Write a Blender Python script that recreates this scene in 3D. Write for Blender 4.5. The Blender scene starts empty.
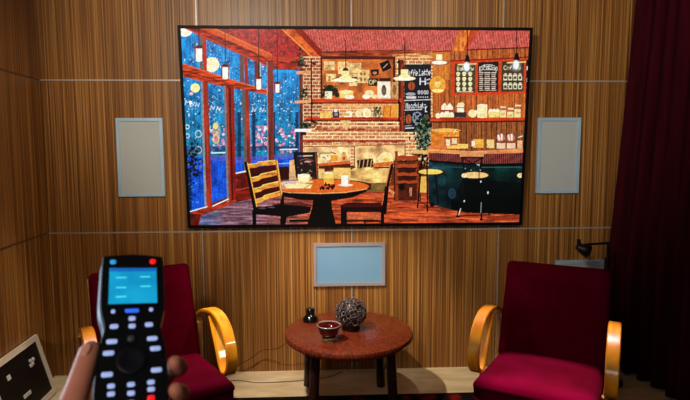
import bpy, bmesh, math, random
import numpy as np
from mathutils import Vector, Matrix

PI = math.pi
scene = bpy.context.scene
COL = scene.collection

# ------------------------------------------------------------------ helpers
def lin(c):
    return tuple((x / 255 / 12.92) if x / 255 <= 0.04045 else ((x / 255 + 0.055) / 1.055) ** 2.4 for x in c[:3]) + (1.0,)

def new_mat(name):
    m = bpy.data.materials.new(name); m.use_nodes = True
    return m, m.node_tree.nodes, m.node_tree.links, m.node_tree.nodes['Principled BSDF']

def mat(name, c, rough=.5, metal=0., c2=None, scale=(20, 20, 20), lo=.35, hi=.65, bump=0., spec=.5,
        sheen=0., coat=0., trans=0., ior=1.45, detail=3., emit=0.):
    """Noise-mottled principled material."""
    m, N, L, b = new_mat(name)
    tc = N.new('ShaderNodeTexCoord'); mp = N.new('ShaderNodeMapping'); no = N.new('ShaderNodeTexNoise')
    mp.inputs['Scale'].default_value = scale; no.inputs['Scale'].default_value = 1.; no.inputs['Detail'].default_value = detail
    L.new(tc.outputs['Object'], mp.inputs['Vector']); L.new(mp.outputs['Vector'], no.inputs['Vector'])
    rp = N.new('ShaderNodeValToRGB')
    rp.color_ramp.elements[0].position = lo; rp.color_ramp.elements[1].position = hi
    rp.color_ramp.elements[0].color = lin(c); rp.color_ramp.elements[1].color = lin(c2 or c)
    L.new(no.outputs['Fac'], rp.inputs['Fac']); L.new(rp.outputs['Color'], b.inputs['Base Color'])
    b.inputs['Roughness'].default_value = rough; b.inputs['Metallic'].default_value = metal
    b.inputs['Specular IOR Level'].default_value = spec; b.inputs['IOR'].default_value = ior
    b.inputs['Sheen Weight'].default_value = sheen; b.inputs['Coat Weight'].default_value = coat
    b.inputs['Coat Roughness'].default_value = .08
    b.inputs['Transmission Weight'].default_value = trans
    if sheen:
        b.inputs['Sheen Tint'].default_value = lin(c2 or c); b.inputs['Sheen Roughness'].default_value = .35
    if emit:
        L.new(rp.outputs['Color'], b.inputs['Emission Color']); b.inputs['Emission Strength'].default_value = emit
    if bump:
        bp = N.new('ShaderNodeBump'); bp.inputs['Strength'].default_value = bump; bp.inputs['Distance'].default_value = .004
        L.new(no.outputs['Fac'], bp.inputs['Height']); L.new(bp.outputs['Normal'], b.inputs['Normal'])
    return m

def obj(name, bm, m=None, parent=None, smooth=False, angle=None):
    me = bpy.data.meshes.new(name)
    bmesh.ops.recalc_face_normals(bm, faces=bm.faces)
    bm.to_mesh(me); bm.free()
    o = bpy.data.objects.new(name, me); COL.objects.link(o)
    if m: me.materials.append(m)
    if parent: o.parent = parent
    if smooth:
        for p in me.polygons: p.use_smooth = True
    if angle is not None:
        try: me.set_sharp_from_angle(angle=math.radians(angle))
        except Exception: pass
    return o

def thing(name, label, cat, loc=(0, 0, 0), rotz=0., group=None):
    o = bpy.data.objects.new(name, None); COL.objects.link(o)
    o.location = loc; o.rotation_euler = (0, 0, rotz); o.empty_display_size = .05
    return tag(o, label, cat, group)

def tag(o, label, cat, group=None):
    o['label'] = label; o['category'] = cat
    if group: o['group'] = group
    return o

def struct(o):
    o['kind'] = 'structure'; return o

def box(bm, c, s, bev=0., seg=2, M=None):
    r = bmesh.ops.create_cube(bm, size=1.)
    vs = r['verts']
    bmesh.ops.scale(bm, vec=s, verts=vs); bmesh.ops.translate(bm, vec=c, verts=vs)
    if M is not None: bmesh.ops.transform(bm, matrix=M, verts=vs)
    if bev:
        es = {e for v in vs for e in v.link_edges}
        bmesh.ops.bevel(bm, geom=list(es), offset=bev, segments=seg, profile=.5, affect='EDGES')
    return vs

def lathe(bm, prof, n=32, M=None, cap=True):
    """prof: list of (radius, z)."""
    rings = []
    for r, z in prof:
        if r < 1e-6:
            v = bm.verts.new((0, 0, z)); rings.append([v])
        else:
            rings.append([bm.verts.new((r * math.cos(2 * PI * k / n), r * math.sin(2 * PI * k / n), z)) for k in range(n)])
    for a, b in zip(rings, rings[1:]):
        if len(a) == 1 and len(b) == 1: continue
        for k in range(n):
            k2 = (k + 1) % n
            if len(a) == 1: bm.faces.new((a[0], b[k], b[k2]))
            elif len(b) == 1: bm.faces.new((a[k], b[0], a[k2]))
            else: bm.faces.new((a[k], b[k], b[k2], a[k2]))
    if cap:
        for r in (rings[0], rings[-1]):
            if len(r) > 2: bm.faces.new(r)
    vs = [v for r in rings for v in r]
    if M is not None: bmesh.ops.transform(bm, matrix=M, verts=vs)
    return vs

def tube(bm, pts, rad, n=10, closed=False, cap=True):
    pts = [Vector(p) for p in pts]
    rad = rad if isinstance(rad, (list, tuple)) else [rad] * len(pts)
    rings = []; up = None
    for i, p in enumerate(pts):
        if closed: t = (pts[(i + 1) % len(pts)] - pts[i - 1]).normalized()
        else: t = (pts[min(i + 1, len(pts) - 1)] - pts[max(i - 1, 0)]).normalized()
        if up is None:
            up = Vector((0, 0, 1)) if abs(t.z) < .9 else Vector((1, 0, 0))
        a = t.cross(up)
        if a.length < 1e-6: a = t.orthogonal()
        a.normalize(); b = a.cross(t).normalized(); up = b
        rings.append([bm.verts.new(p + rad[i] * (math.cos(2 * PI * k / n) * a + math.sin(2 * PI * k / n) * b)) for k in range(n)])
    m = len(rings)
    for i in range(m if closed else m - 1):
        A, B = rings[i], rings[(i + 1) % m]
        for k in range(n):
            bm.faces.new((A[k], A[(k + 1) % n], B[(k + 1) % n], B[k]))
    if cap and not closed:
        bm.faces.new(rings[0]); bm.faces.new(rings[-1])

def smooth_path(pts, n=6):
    """Catmull-Rom through points (any dimension)."""
    out = []
    P = [np.array(p, float) for p in pts]
    for i in range(len(P) - 1):
        p0 = P[max(i - 1, 0)]; p1 = P[i]; p2 = P[i + 1]; p3 = P[min(i + 2, len(P) - 1)]
        for k in range(n):
            t = k / n
            out.append(.5 * ((2 * p1) + (-p0 + p2) * t + (2 * p0 - 5 * p1 + 4 * p2 - p3) * t * t + (-p0 + 3 * p1 - 3 * p2 + p3) * t ** 3))
    out.append(P[-1]); return out

def strip(bm, path, x0, x1, th):
    """Bent-wood strip: path of (f, z) in a vertical plane, f forward = -y; width x0..x1; thickness th."""
    n = len(path); rows = []
    for i in range(n):
        t = path[min(i + 1, n - 1)] - path[max(i - 1, 0)]; t = t / (np.linalg.norm(t) + 1e-9)
        nr = np.array([-t[1], t[0]]) * th / 2
        a, b = path[i] + nr, path[i] - nr
        e = .004
        rows.append([bm.verts.new(v) for v in (
            (x0 + e, -a[0], a[1]), (x1 - e, -a[0], a[1]), (x1, -(path[i] + nr * .5)[0], (path[i] + nr * .5)[1]), (x1, -(path[i] - nr * .5)[0], (path[i] - nr * .5)[1]),
            (x1 - e, -b[0], b[1]), (x0 + e, -b[0], b[1]), (x0, -(path[i] - nr * .5)[0], (path[i] - nr * .5)[1]), (x0, -(path[i] + nr * .5)[0], (path[i] + nr * .5)[1]))])
    for A, B in zip(rows, rows[1:]):
        for k in range(8): bm.faces.new((A[k], A[(k + 1) % 8], B[(k + 1) % 8], B[k]))
    bm.faces.new(rows[0]); bm.faces.new(rows[-1])

def slab(bm, outline_w, outline_h, thick, crown, rad, M, nx=14, ny=14, roll=0.):
    """Upholstered pad: rounded rectangle w x h, thickness thick, front crowned, in local x (width), y (height), z (thickness)."""
    def pt(u, v, side):
        # superellipse rounding of the outline
        x, y = u * outline_w / 2, v * outline_h / 2
        ax, ay = outline_w / 2 - rad, outline_h / 2 - rad
        dx, dy = abs(x) - ax, abs(y) - ay
        if dx > 0 and dy > 0:
            d = math.hypot(dx, dy); mx = max(dx, dy)
            if d > 1e-9:
                k = mx / d
                x = math.copysign(ax + dx * k, x); y = math.copysign(ay + dy * k, y)
        edge = max(abs(u), abs(v))
        e = min(1., (1 - edge) / .16); prof = math.sqrt(max(0., 1 - (1 - e) ** 2))
        c = crown * (1 - u * u) * (1 - v * v)
        z = side * (thick / 2 * (.55 + .45 * prof)) + (c if side > 0 else 0)
        if roll:
            R_ = roll; y0 = outline_h / 2 - R_
            if y > y0:
                a = (y - y0) / R_ * PI / 2 * .86; zz = z - thick / 2 + R_
                y, z = y0 + zz * math.sin(a), zz * math.cos(a) - R_ + thick / 2
        return (x, y, z)
    us = [-math.cos(PI * i / nx) * .5 + (i / nx - .5) for i in range(nx + 1)]
    vs_ = [-math.cos(PI * j / ny) * .5 + (j / ny - .5) for j in range(ny + 1)]
    us = [max(-1, min(1, 1 * u)) for u in us]; vs_ = [max(-1, min(1, v)) for v in vs_]
    allv = []; G = {}
    for s in (1, -1):
        for i, u in enumerate(us):
            for j, v in enumerate(vs_):
                q = bm.verts.new(pt(u, v, s)); G[s, i, j] = q; allv.append(q)
        for i in range(nx):
            for j in range(ny):
                f = (G[s, i, j], G[s, i + 1, j], G[s, i + 1, j + 1], G[s, i, j + 1])
                bm.faces.new(f if s > 0 else f[::-1])
    ring = [(i, 0) for i in range(nx)] + [(nx, j) for j in range(ny)] + [(i, ny) for i in range(nx, 0, -1)] + [(0, j) for j in range(ny, 0, -1)]
    for a, b in zip(ring, ring[1:] + ring[:1]):
        bm.faces.new((G[1, a[0], a[1]], G[-1, a[0], a[1]], G[-1, b[0], b[1]], G[1, b[0], b[1]]))
    bmesh.ops.transform(bm, matrix=M, verts=allv)

def basis(o, x, y, z):
    x, y, z = Vector(x).normalized(), Vector(y).normalized(), Vector(z).normalized()
    M = Matrix((x, y, z)).transposed().to_4x4(); M.translation = Vector(o); return M

# ------------------------------------------------------------------ materials
def zebra_wood(name, dark, mid, light, rough=.38):
    m, N, L, b = new_mat(name)
    tc = N.new('ShaderNodeTexCoord')
    def noise(sc, det, w=0.):
        mp = N.new('ShaderNodeMapping'); mp.inputs['Scale'].default_value = sc; mp.inputs['Location'].default_value = (w, w, w)
        n = N.new('ShaderNodeTexNoise'); n.inputs['Scale'].default_value = 1.; n.inputs['Detail'].default_value = det; n.inputs['Roughness'].default_value = .6
        L.new(tc.outputs['Object'], mp.inputs['Vector']); L.new(mp.outputs['Vector'], n.inputs['Vector']); return n.outputs['Fac']
    a = noise((84, 84, .4), 2.); c = noise((22, 22, .2), 1., 3.7); f = noise((190, 190, 1.), 2., 9.1)
    def math_(op, x, y):
        k = N.new('ShaderNodeMath'); k.operation = op
        for i, q in enumerate((x, y)):
            if isinstance(q, float): k.inputs[i].default_value = q
            else: L.new(q, k.inputs[i])
        return k.outputs[0]
    s = math_('ADD', math_('MULTIPLY', a, .42), math_('ADD', math_('MULTIPLY', c, .13), math_('MULTIPLY', f, .45)))
    rp = N.new('ShaderNodeValToRGB'); e = rp.color_ramp.elements
    e[0].position = .37; e[0].color = lin(dark); e[1].position = .65; e[1].color = lin(light)
    k = e.new(.5); k.color = lin(mid)
    L.new(s, rp.inputs['Fac']); L.new(rp.outputs['Color'], b.inputs['Base Color'])
    b.inputs['Roughness'].default_value = rough; b.inputs['Specular IOR Level'].default_value = .35
    return m

M_WALL = zebra_wood('zebrano_veneer', (74, 42, 16), (135, 87, 40), (200, 149, 80))
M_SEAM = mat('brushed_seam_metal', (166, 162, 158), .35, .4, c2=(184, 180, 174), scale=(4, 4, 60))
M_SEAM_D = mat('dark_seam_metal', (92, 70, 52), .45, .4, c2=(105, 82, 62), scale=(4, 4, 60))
M_FLOOR = mat('beige_marble', (188, 166, 126), .32, c2=(222, 202, 166), scale=(5, 14, 8), lo=.3, hi=.7, detail=8.)
M_CEIL = mat('ceiling_plaster', (150, 135, 115), .8, c2=(160, 145, 125))
M_PLASTER = mat('dark_plaster', (60, 45, 38), .8, c2=(70, 52, 44))
M_BLACK = mat('black_plastic', (5, 5, 6), .5, c2=(7, 7, 8), scale=(40, 40, 40), spec=.15)
M_BLACKGLOSS = mat('black_gloss', (6, 7, 8), .12, c2=(10, 11, 12), coat=.5)
M_SPK_FRAME = mat('blue_grey_frame', (166, 194, 214), .35, .2, c2=(178, 204, 222), scale=(6, 6, 6))
M_SPK_GRILLE = mat('grey_speaker_cloth', (170, 176, 176), .4, c2=(180, 186, 186), scale=(300, 300, 300))
M_SPK_REFLECT = mat('painted_reflection_panel', (112, 158, 196), .4, c2=(128, 168, 196), scale=(2, 2, 2))  # blue reflection on the centre panel, painted in as base colour
M_SPK_FRAME2 = mat('mauve_grey_frame', (160, 150, 156), .35, .2, c2=(172, 162, 164), scale=(6, 6, 6))
M_VELVET = mat('burgundy_velvet', (82, 0, 19), .9, c2=(96, 0, 30), scale=(9, 9, 9), lo=.3, hi=.7, spec=.03)
M_CURTAIN = mat('dark_burgundy_curtain', (40, 1, 8), .9, c2=(54, 2, 13), scale=(20, 20, 2), sheen=.1, spec=.1)
M_ARM = mat('honey_bentwood', (212, 122, 12), .32, c2=(244, 172, 34), scale=(30, 9, 9), lo=.3, hi=.7, coat=.3)
M_LEGWOOD = mat('pale_leg_wood', (170, 116, 60), .4, c2=(196, 142, 82), scale=(40, 40, 6))
M_TABLE = mat('red_brown_tabletop', (84, 29, 14), .34, c2=(140, 57, 29), scale=(100, 100, 100), lo=.42, hi=.6, bump=.15, detail=8., coat=.2)
M_TLEG = mat('dark_table_leg', (36, 18, 12), .35, c2=(52, 26, 18), scale=(40, 40, 5))
M_RINGS = mat('coral_rings', (92, 80, 78), .14, .55, c2=(150, 134, 130), scale=(30, 30, 30))
M_CORE = mat('vase_core', (10, 8, 8), .4, c2=(16, 12, 12))
M_REDGLASS = mat('ruby_glass', (112, 4, 12), .06, c2=(90, 3, 9), trans=.55, coat=.4)
M_CLEARGLASS = mat('amber_clear_glass', (226, 208, 130), .05, c2=(240, 226, 160), trans=.85)
M_RIM = mat('clear_rim_glass', (190, 192, 186), .06, c2=(205, 206, 200), trans=.6, coat=.3)
M_FRAMEWOOD = mat('pale_frame_wood', (214, 198, 176), .45, c2=(228, 212, 192), scale=(30, 5, 30))
M_ARTBLACK = mat('black_art_board', (9, 7, 7), .5, c2=(16, 10, 10), scale=(30, 30, 30))
M_WHITE = mat('white_relief', (205, 202, 196), .5, c2=(220, 216, 210))
M_LAMP = mat('black_lamp_metal', (12, 13, 15), .3, .3, c2=(18, 19, 22))
M_SHADE = mat('dark_brown_shade', (30, 19, 13), .35, .3, c2=(42, 26, 17))
M_CORD = mat('brown_cord', (56, 30, 14), .5, c2=(70, 40, 18))
M_SKIN = mat('skin', (180, 114, 90), .5, c2=(192, 124, 100), scale=(60, 60, 60), spec=.35)
M_NAIL = mat('nail', (200, 140, 118), .3, c2=(208, 148, 126))
M_REMOTE = mat('remote_black', (5, 7, 11), .6, c2=(7, 9, 14), scale=(60, 60, 60), spec=.15)
M_REMOTE_SIDE = mat('remote_silver_side', (120, 134, 148), .3, .5, c2=(132, 146, 160))
M_BTN = mat('lit_button', (150, 170, 225), .4, c2=(165, 184, 235), emit=.7)
M_BTN_BLUE = mat('lit_blue_button', (40, 100, 235), .4, c2=(50, 110, 240), emit=.8)
M_BTN_CYAN = mat('lit_cyan_button', (40, 150, 220), .4, c2=(50, 160, 225), emit=.7)
M_BTN_RED = mat('lit_red_button', (235, 25, 25), .4, c2=(240, 30, 30), emit=.8)
M_BTN_DARK = mat('dim_button', (62, 70, 82), .5, c2=(70, 78, 92))
M_PAD = mat('navigation_pad', (10, 13, 20), .5, c2=(14, 17, 26), spec=.2)
M_LCD = mat('remote_lcd', (8, 128, 178), .3, c2=(16, 150, 196), scale=(30, 30, 30), emit=.9)
M_LCDBAR = mat('lcd_bar', (10, 88, 170), .3, c2=(14, 96, 178), emit=.9)
M_LCDTXT = mat('lcd_text', (70, 215, 228), .3, c2=(80, 220, 232), emit=.9)

def rug_mat():
    m, N, L, b = new_mat('dark_oriental_rug')
    tc = N.new('ShaderNodeTexCoord'); mp = N.new('ShaderNodeMapping'); mp.inputs['Scale'].default_value = (14, 14, 14)
    v = N.new('ShaderNodeTexVoronoi'); v.feature = 'SMOOTH_F1'; v.inputs['Scale'].default_value = 1.
    L.new(tc.outputs['Object'], mp.inputs['Vector']); L.new(mp.outputs['Vector'], v.inputs['Vector'])
    rp = N.new('ShaderNodeValToRGB'); e = rp.color_ramp.elements
    e[0].position = .18; e[0].color = lin((110, 16, 14)); e[1].position = .42; e[1].color = lin((14, 9, 9))
    k = e.new(.3); k.color = lin((60, 10, 10))
    L.new(v.outputs['Distance'], rp.inputs['Fac']); L.new(rp.outputs['Color'], b.inputs['Base Color'])
    b.inputs['Roughness'].default_value = .95; b.inputs['Specular IOR Level'].default_value = .1
    return m
M_RUG = rug_mat()

# ------------------------------------------------------------------ camera
F_PX = 520.
CAM = Vector((0, 0, 1.3785))
p_, y_, r_ = [math.radians(a) for a in (5.24, 2.49, -.21)]
fw = Vector((math.sin(y_) * math.cos(p_), math.cos(y_) * math.cos(p_), -math.sin(p_)))
r0 = Vector((math.cos(y_), -math.sin(y_), 0)); u0 = r0.cross(fw)
RR = math.cos(r_) * r0 + math.sin(r_) * u0; UU = -math.sin(r_) * r0 + math.cos(r_) * u0
CM = basis(CAM, RR, UU, -fw)
cd = bpy.data.cameras.new('camera'); cam = bpy.data.objects.new('camera', cd); COL.objects.link(cam)
cam.matrix_world = CM; cd.sensor_width = 36.; cd.lens = F_PX / 690 * 36.; cd.clip_start = .02
cd.dof.use_dof = True; cd.dof.focus_distance = 2.9; cd.dof.aperture_fstop = 10.5
scene.camera = cam

# ------------------------------------------------------------------ room
D = 3.2; XC = -1.671; TH = -.0559; ZC = 2.745; Z1, Z2 = 1.8105, .8959
def flat(name, c, s, m, rotz=0., loc=None):
    bm = bmesh.new(); box(bm, (0, 0, 0) if loc else c, s)
    o = obj(name, bm, m)
    if loc: o.location = loc
    o.rotation_euler.z = rotz
    return struct(o)

flat('floor', (.2, .85, -.05), (4.4, 5.0, .1), M_FLOOR)
flat('ceiling', (.2, .85, ZC + .05), (4.4, 5.0, .1), M_CEIL)
flat('wall_back', (.2, D + .05, ZC / 2), (4.2, .1, ZC), M_WALL)
bm = bmesh.new(); box(bm, (2.3, .05, ZC / 2), (4.6, .1, ZC))          # local x runs along the wall away from the corner
o = struct(obj('wall_left', bm, M_WALL)); o.location = (XC, D, 0); o.rotation_euler.z = -PI / 2 - TH
for v in o.data.vertices: v.co.y = -v.co.y
o.data.flip_normals()
flat('wall_right', (2.15, .85, ZC / 2), (.1, 4.8, ZC), M_PLASTER)

tn = [0]
def trim(c, s, m, parent_left=False):
    tn[0] += 1
    bm = bmesh.new(); box(bm, c, s)
    o = struct(obj('trim_%d' % tn[0], bm, m))
    if parent_left:
        for v in o.data.vertices: v.co.y = -v.co.y
        o.data.flip_normals(); o.location = (XC, D, 0); o.rotation_euler.z = -PI / 2 - TH
    return o
for z in (Z1, Z2):
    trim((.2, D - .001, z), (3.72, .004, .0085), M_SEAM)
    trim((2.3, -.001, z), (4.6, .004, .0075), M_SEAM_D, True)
for x in (-.739, .1803, 1.1062):
    for a, b in ((0, Z2 - .005), (Z2 + .005, Z1 - .005), (Z1 + .005, ZC)):
        trim((x, D - .001, (a + b) / 2), (.0075, .004, b - a), M_SEAM)

# rug
bm = bmesh.new(); box(bm, (.14, 1.235, .004), (2.7, 3.19, .008))
tag(obj('rug', bm, M_RUG), 'dark red and black patterned rug under the chairs and table', 'rug')

# ------------------------------------------------------------------ television
#PAINT_BEGIN
def paint():
    SW, SH = 640, 366
    C = [(182.0, 29.2), (528.5, 30.8), (517.4, 221.2), (190.8, 224.9)]       # picture coordinates of the screen's corners
    src = [(0, 0), (1, 0), (1, 1), (0, 1)]
    A = []; B = []
    for (u, v), (x, y) in zip(src, C):
        A.append([u, v, 1, 0, 0, 0, -u * x, -v * x]); B.append(x)
        A.append([0, 0, 0, u, v, 1, -u * y, -v * y]); B.append(y)
    h = np.append(np.linalg.solve(np.array(A, float), np.array(B, float)), 1).reshape(3, 3)
    hi = np.linalg.inv(h)
    U, V = np.meshgrid(np.linspace(0, 1, SW), np.linspace(0, 1, SH))
    w = h[2, 0] * U + h[2, 1] * V + 1
    X = (h[0, 0] * U + h[0, 1] * V + h[0, 2]) / w; Y = (h[1, 0] * U + h[1, 1] * V + h[1, 2]) / w
    img = np.zeros((SH, SW, 3)); rng = np.random.default_rng(7)
    sz = (SW - 1, SH - 1)
    def win(x0, y0, x1, y1, pad=1.5):
        xs = []; ys = []
        for x, y in ((x0 - pad, y0 - pad), (x1 + pad, y0 - pad), (x0 - pad, y1 + pad), (x1 + pad, y1 + pad)):
            q = hi @ np.array([x, y, 1.]); xs.append(q[0] / q[2] * sz[0]); ys.append(q[1] / q[2] * sz[1])
        a, b = max(0, int(min(xs))), min(SW, int(max(xs)) + 2); c, d = max(0, int(min(ys))), min(SH, int(max(ys)) + 2)
        return slice(c, max(c, d)), slice(a, max(a, b))
    def blend(s, al, col):
        c = np.array(col, float) if not isinstance(col, np.ndarray) else col
        img[s] = img[s] * (1 - al[..., None]) + c * al[..., None]
    def inside(x, y, P):
        r = np.zeros(x.shape, bool); n = len(P)
        for i in range(n):
            (xa, ya), (xb, yb) = P[i], P[(i + 1) % n]
            if ya == yb: continue
            r ^= ((ya > y) != (yb > y)) & (x < (xb - xa) * (y - ya) / (yb - ya) + xa)
        return r
    def poly(P, col, a=1., tex=None):
        xs, ys = [p[0] for p in P], [p[1] for p in P]
        s = win(min(xs), min(ys), max(xs), max(ys)); x, y = X[s], Y[s]
        al = np.zeros(x.shape)
        for dx, dy in ((-.15, -.15), (.15, -.15), (-.15, .15), (.15, .15)): al += inside(x + dx, y + dy, P) * .25
        c = np.broadcast_to(np.array(col, float), x.shape + (3,))
        if tex is not None: c = tex(x, y, c)
        blend(s, al * a, np.array(c))
    def rect(x0, y0, x1, y1, col, a=1., tex=None): poly([(x0, y0), (x1, y0), (x1, y1), (x0, y1)], col, a, tex)
    def ell(cx, cy, rx, ry, col, a=1., soft=.35, rim=None):
        s = win(cx - rx, cy - ry, cx + rx, cy + ry); x, y = X[s], Y[s]
        d = np.sqrt(((x - cx) / rx) ** 2 + ((y - cy) / ry) ** 2); k = soft / min(rx, ry)
        if rim: blend(s, np.clip((1 + .9 / min(rx, ry) - d) / k, 0, 1) * a, rim)
        blend(s, np.clip((1 + k / 2 - d) / k, 0, 1) * a, col)
    def line(P, wd, col, a=1.):
        for (xa, ya), (xb, yb) in zip(P, P[1:]):
            s = win(min(xa, xb) - wd, min(ya, yb) - wd, max(xa, xb) + wd, max(ya, yb) + wd); x, y = X[s], Y[s]
            L2 = (xb - xa) ** 2 + (yb - ya) ** 2 + 1e-9
            t = np.clip(((x - xa) * (xb - xa) + (y - ya) * (yb - ya)) / L2, 0, 1)
            d = np.hypot(x - xa - t * (xb - xa), y - ya - t * (yb - ya))
            blend(s, np.clip((wd / 2 + .3 - d) / .6, 0, 1) * a, col)
    def vnoise(x, y, sx, sy, seed):
        r = np.random.default_rng(seed).random((64, 64)); fx, fy = x / sx, y / sy
        ix, iy = np.floor(fx).astype(int), np.floor(fy).astype(int); tx, ty = fx - ix, fy - iy
        tx = tx * tx * (3 - 2 * tx); ty = ty * ty * (3 - 2 * ty)
        g = lambda a, b: r[a % 64, b % 64]
        return (g(ix, iy) * (1 - tx) + g(ix + 1, iy) * tx) * (1 - ty) + (g(ix, iy + 1) * (1 - tx) + g(ix + 1, iy + 1) * tx) * ty
    def streak(sx, sy, amt, seed=3):
        return lambda x, y, c: np.clip(c * (1 + amt * (vnoise(x, y, sx, sy, seed)[..., None] * 2 - 1)), 0, 255)
    def plank(period, amt, dark=.55, seed=5):
        def f(x, y, c):
            k = (x / period) % 1; n = vnoise(x, y, 1.2, 30, seed)[..., None]
            c = c * (1 + amt * (n * 2 - 1)); return np.clip(np.where((k < .14)[..., None], c * dark, c), 0, 255)
        return f
    def dots(n, x0, y0, x1, y1, cols, r0, r1, a=.9, clip=None):
        for _ in range(n):
            x, y = rng.uniform(x0, x1), rng.uniform(y0, y1)
            if clip and not clip(x, y): continue
            ell(x, y, rng.uniform(r0, r1), rng.uniform(r0, r1), cols[rng.integers(len(cols))], a)
    def bricks(x0, y0, x1, y1, c1, c2, mortar, rh=3.3, bl=7.5, P=None, seed=1):
        def f(x, y, c):
            row = np.floor((y - y0) / rh); k = (y - y0) / rh - row
            bx = (x - x0) / bl + .5 * (row % 2); bi = np.floor(bx); kb = bx - bi
            r = np.random.default_rng(seed).random((97, 89)); t = r[(row.astype(int) * 7) % 97, (bi.astype(int) * 5 + row.astype(int) * 3) % 89][..., None]
            out = np.array(c1, float) * (1 - t) + np.array(c2, float) * t
            out = out * (1 + .3 * (vnoise(x, y, 1., 1., seed + 4)[..., None] - .5))
            mm = ((k < .27) | (kb < .1))[..., None]
            return np.clip(np.where(mm, np.array(mortar, float), out), 0, 255)
        poly(P or [(x0, y0), (x1, y0), (x1, y1), (x0, y1)], c1, 1., f)
    FONT = {'A': '01110100011000111111100011000110001', 'C': '01111100001000010000100001000001111', 'E': '11111100001000011110100001000011111',
            'S': '01111100001000001110000010000111110', 'P': '11110100011000111110100001000010000', 'R': '11110100011000111110101001001010001',
            'O': '01110100011000110001100011000101110', 'L': '10000100001000010000100001000011111', 'M': '10001110111010110101100011000110001',
            'a': '00000000000111000001011111000101111', 'f': '00110010010100011110010000100001000', 'e': '00000000000111010001111111000001110',
            't': '01000010001111001000010000100100110', 'c': '00000000000111110000100001000001111', 'h': '10000100001011011001100011000110001',
            'i': '00100000000110000100001000010001110', 'o': '00000000000111010001100011000101110', 'B': '11110100011000111110100011000111110',
            'k': '10000100001001010100110001010010010', 'r': '00000000001011011001100001000010000', 'y': '00000000001000110001011110000101110', 'K': '10001100101010011000101001001010001', 'F': '11111100001000011110100001000010000',
            ' ': '0' * 35}
    def text(t, x, y, cw, chh, col, a=1., slope=0., slant=0., arc=0.):
        n = len(t)
        for i, ch in enumerate(t):
            b = FONT[ch]; ox = x + i * cw * 1.16; q = (i - (n - 1) / 2) / max(1, (n - 1) / 2); oy = y + slope * i + arc * q * q
            for k, bit in enumerate(b):
                if bit == '1':
                    px, py = k % 5, k // 5
                    xx = ox + (px + .5) * cw / 5 + slant * (6 - py) / 6; yy = oy + (py + .5) * chh / 7
                    ell(xx, yy, cw / 9, chh / 12.5, col, a, soft=.25)
    # --- base, ceiling
    rect(170, 20, 540, 235, (120, 50, 22))
    def weave(x, y, c):
        k = (np.sin((x * .9 + y * 1.5) * 2.0) * np.sin((x * 1.1 - y * 1.3) * 2.0))[..., None]
        n = vnoise(x, y, 3, 3, 8)[..., None]
        base = c * (.8 + .4 * n); return np.clip(base + np.where(k > .1, 1., 0.) * np.array([58, 62, 54]) - np.where(k < -.2, 1., 0) * np.array([62, 20, 16]), 0, 255)
    poly([(215, 27), (532, 27), (532, 48), (470, 50), (440, 51), (390, 50.5), (345, 51), (322, 55), (300, 57), (272, 57)], (192, 40, 36), 1., weave)
    poly([(215, 27), (300, 27), (316, 57), (272, 57)], (165, 22, 24), .7, streak(2, 2, .4))
    # beam on left half
    poly([(279, 27), (300, 27), (323, 52), (322, 58), (311, 58)], (150, 28, 12))
    poly([(279, 27), (292, 27), (321, 57.5), (311, 57.5)], (224, 92, 20), 1., streak(3, 3, .3))
    line([(283, 30), (312, 57)], 1.2, (250, 140, 50))
    # back wall above the board
    poly([(322, 52), (345, 51), (400, 50), (432, 51), (432, 66), (322, 66)], (150, 62, 26), 1., streak(8, 1.2, .4))
    poly([(392, 55), (432, 52), (432, 66), (392, 66)], (222, 140, 80), 1., streak(9, .9, .5, 6))
    # right wood wall
    poly([(430, 51), (470, 50), (532, 47), (530, 125), (430, 125)], (190, 96, 40), 1., plank(5.4, .2, .68))
    poly([(430, 51), (449, 51), (449, 80), (430, 80)], (235, 140, 40), .55)
    rect(430, 118, 530, 150, (146, 82, 38), 1., plank(5.0, .22, .62, 9))
    # right beam
    poly([(459, 28), (470, 28), (464, 50.8), (451, 50.8)], (236, 118, 40), 1., streak(2, 5, .25))
    poly([(470, 28), (479, 28), (465.5, 50.8), (463, 50.8)], (196, 70, 28))
    line([(451, 51), (432, 52)], 1, (120, 40, 20)); line([(466, 50), (530, 47.5)], 1.2, (110, 30, 22))
    # --- windows
    def glass(x, y, c):
        n = vnoise(x, y, 5, 7, 11)[..., None]; m = vnoise(x, y, 1.5, 1.5, 12)[..., None]
        top = np.array([22, 132, 208.]); mid = np.array([20, 118, 160.]); low = np.array([14, 82, 214.])
        t = np.clip((y - 75) / 60, 0, 1)[..., None]; b = top * (1 - t) + mid * t
        b = np.where((y > 157)[..., None], low, b)
        v = vnoise(x, y, .9, 14, 13)[..., None]; return np.clip(b * (.5 + .5 * n + .25 * m + .3 * v), 0, 255)
    poly([(180, 27), (205, 27), (270, 58), (302, 60), (302, 166), (180, 216)], (20, 100, 190), 1., glass)
    wt = [(235, 245, 255), (170, 215, 250), (120, 190, 240)]
    under = lambda x, y: y > 40 + max(0, x - 207) * .43
    dots(420, 182, 36, 299, 112, wt, .25, .8, .85, under)
    dots(230, 184, 100, 299, 152, wt + [(240, 200, 220), (10, 60, 90), (8, 50, 80)], .3, 1.1, .8)
    for x0, y0, x1, y1 in ((212, 128, 230, 150), (256, 126, 268, 150), (275, 124, 298, 152)):
        dots(46, x0, y0, x1, y1, [(226, 130, 160), (240, 160, 180), (205, 110, 150), (250, 220, 230), (60, 120, 180)], .7, 2.0, .9)
    poly([(180, 146), (303, 146), (303, 150), (180, 152)], (10, 60, 110), .55)
    for x in (239.5, 254, 273.5, 297):
        rect(x - 1.6, 112, x + 1.8, 160, (8, 48, 92), .8)
    poly([(211, 155), (245, 157), (303, 153), (303, 157), (245, 163), (211, 160)], (120, 96, 200), .6)
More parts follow.
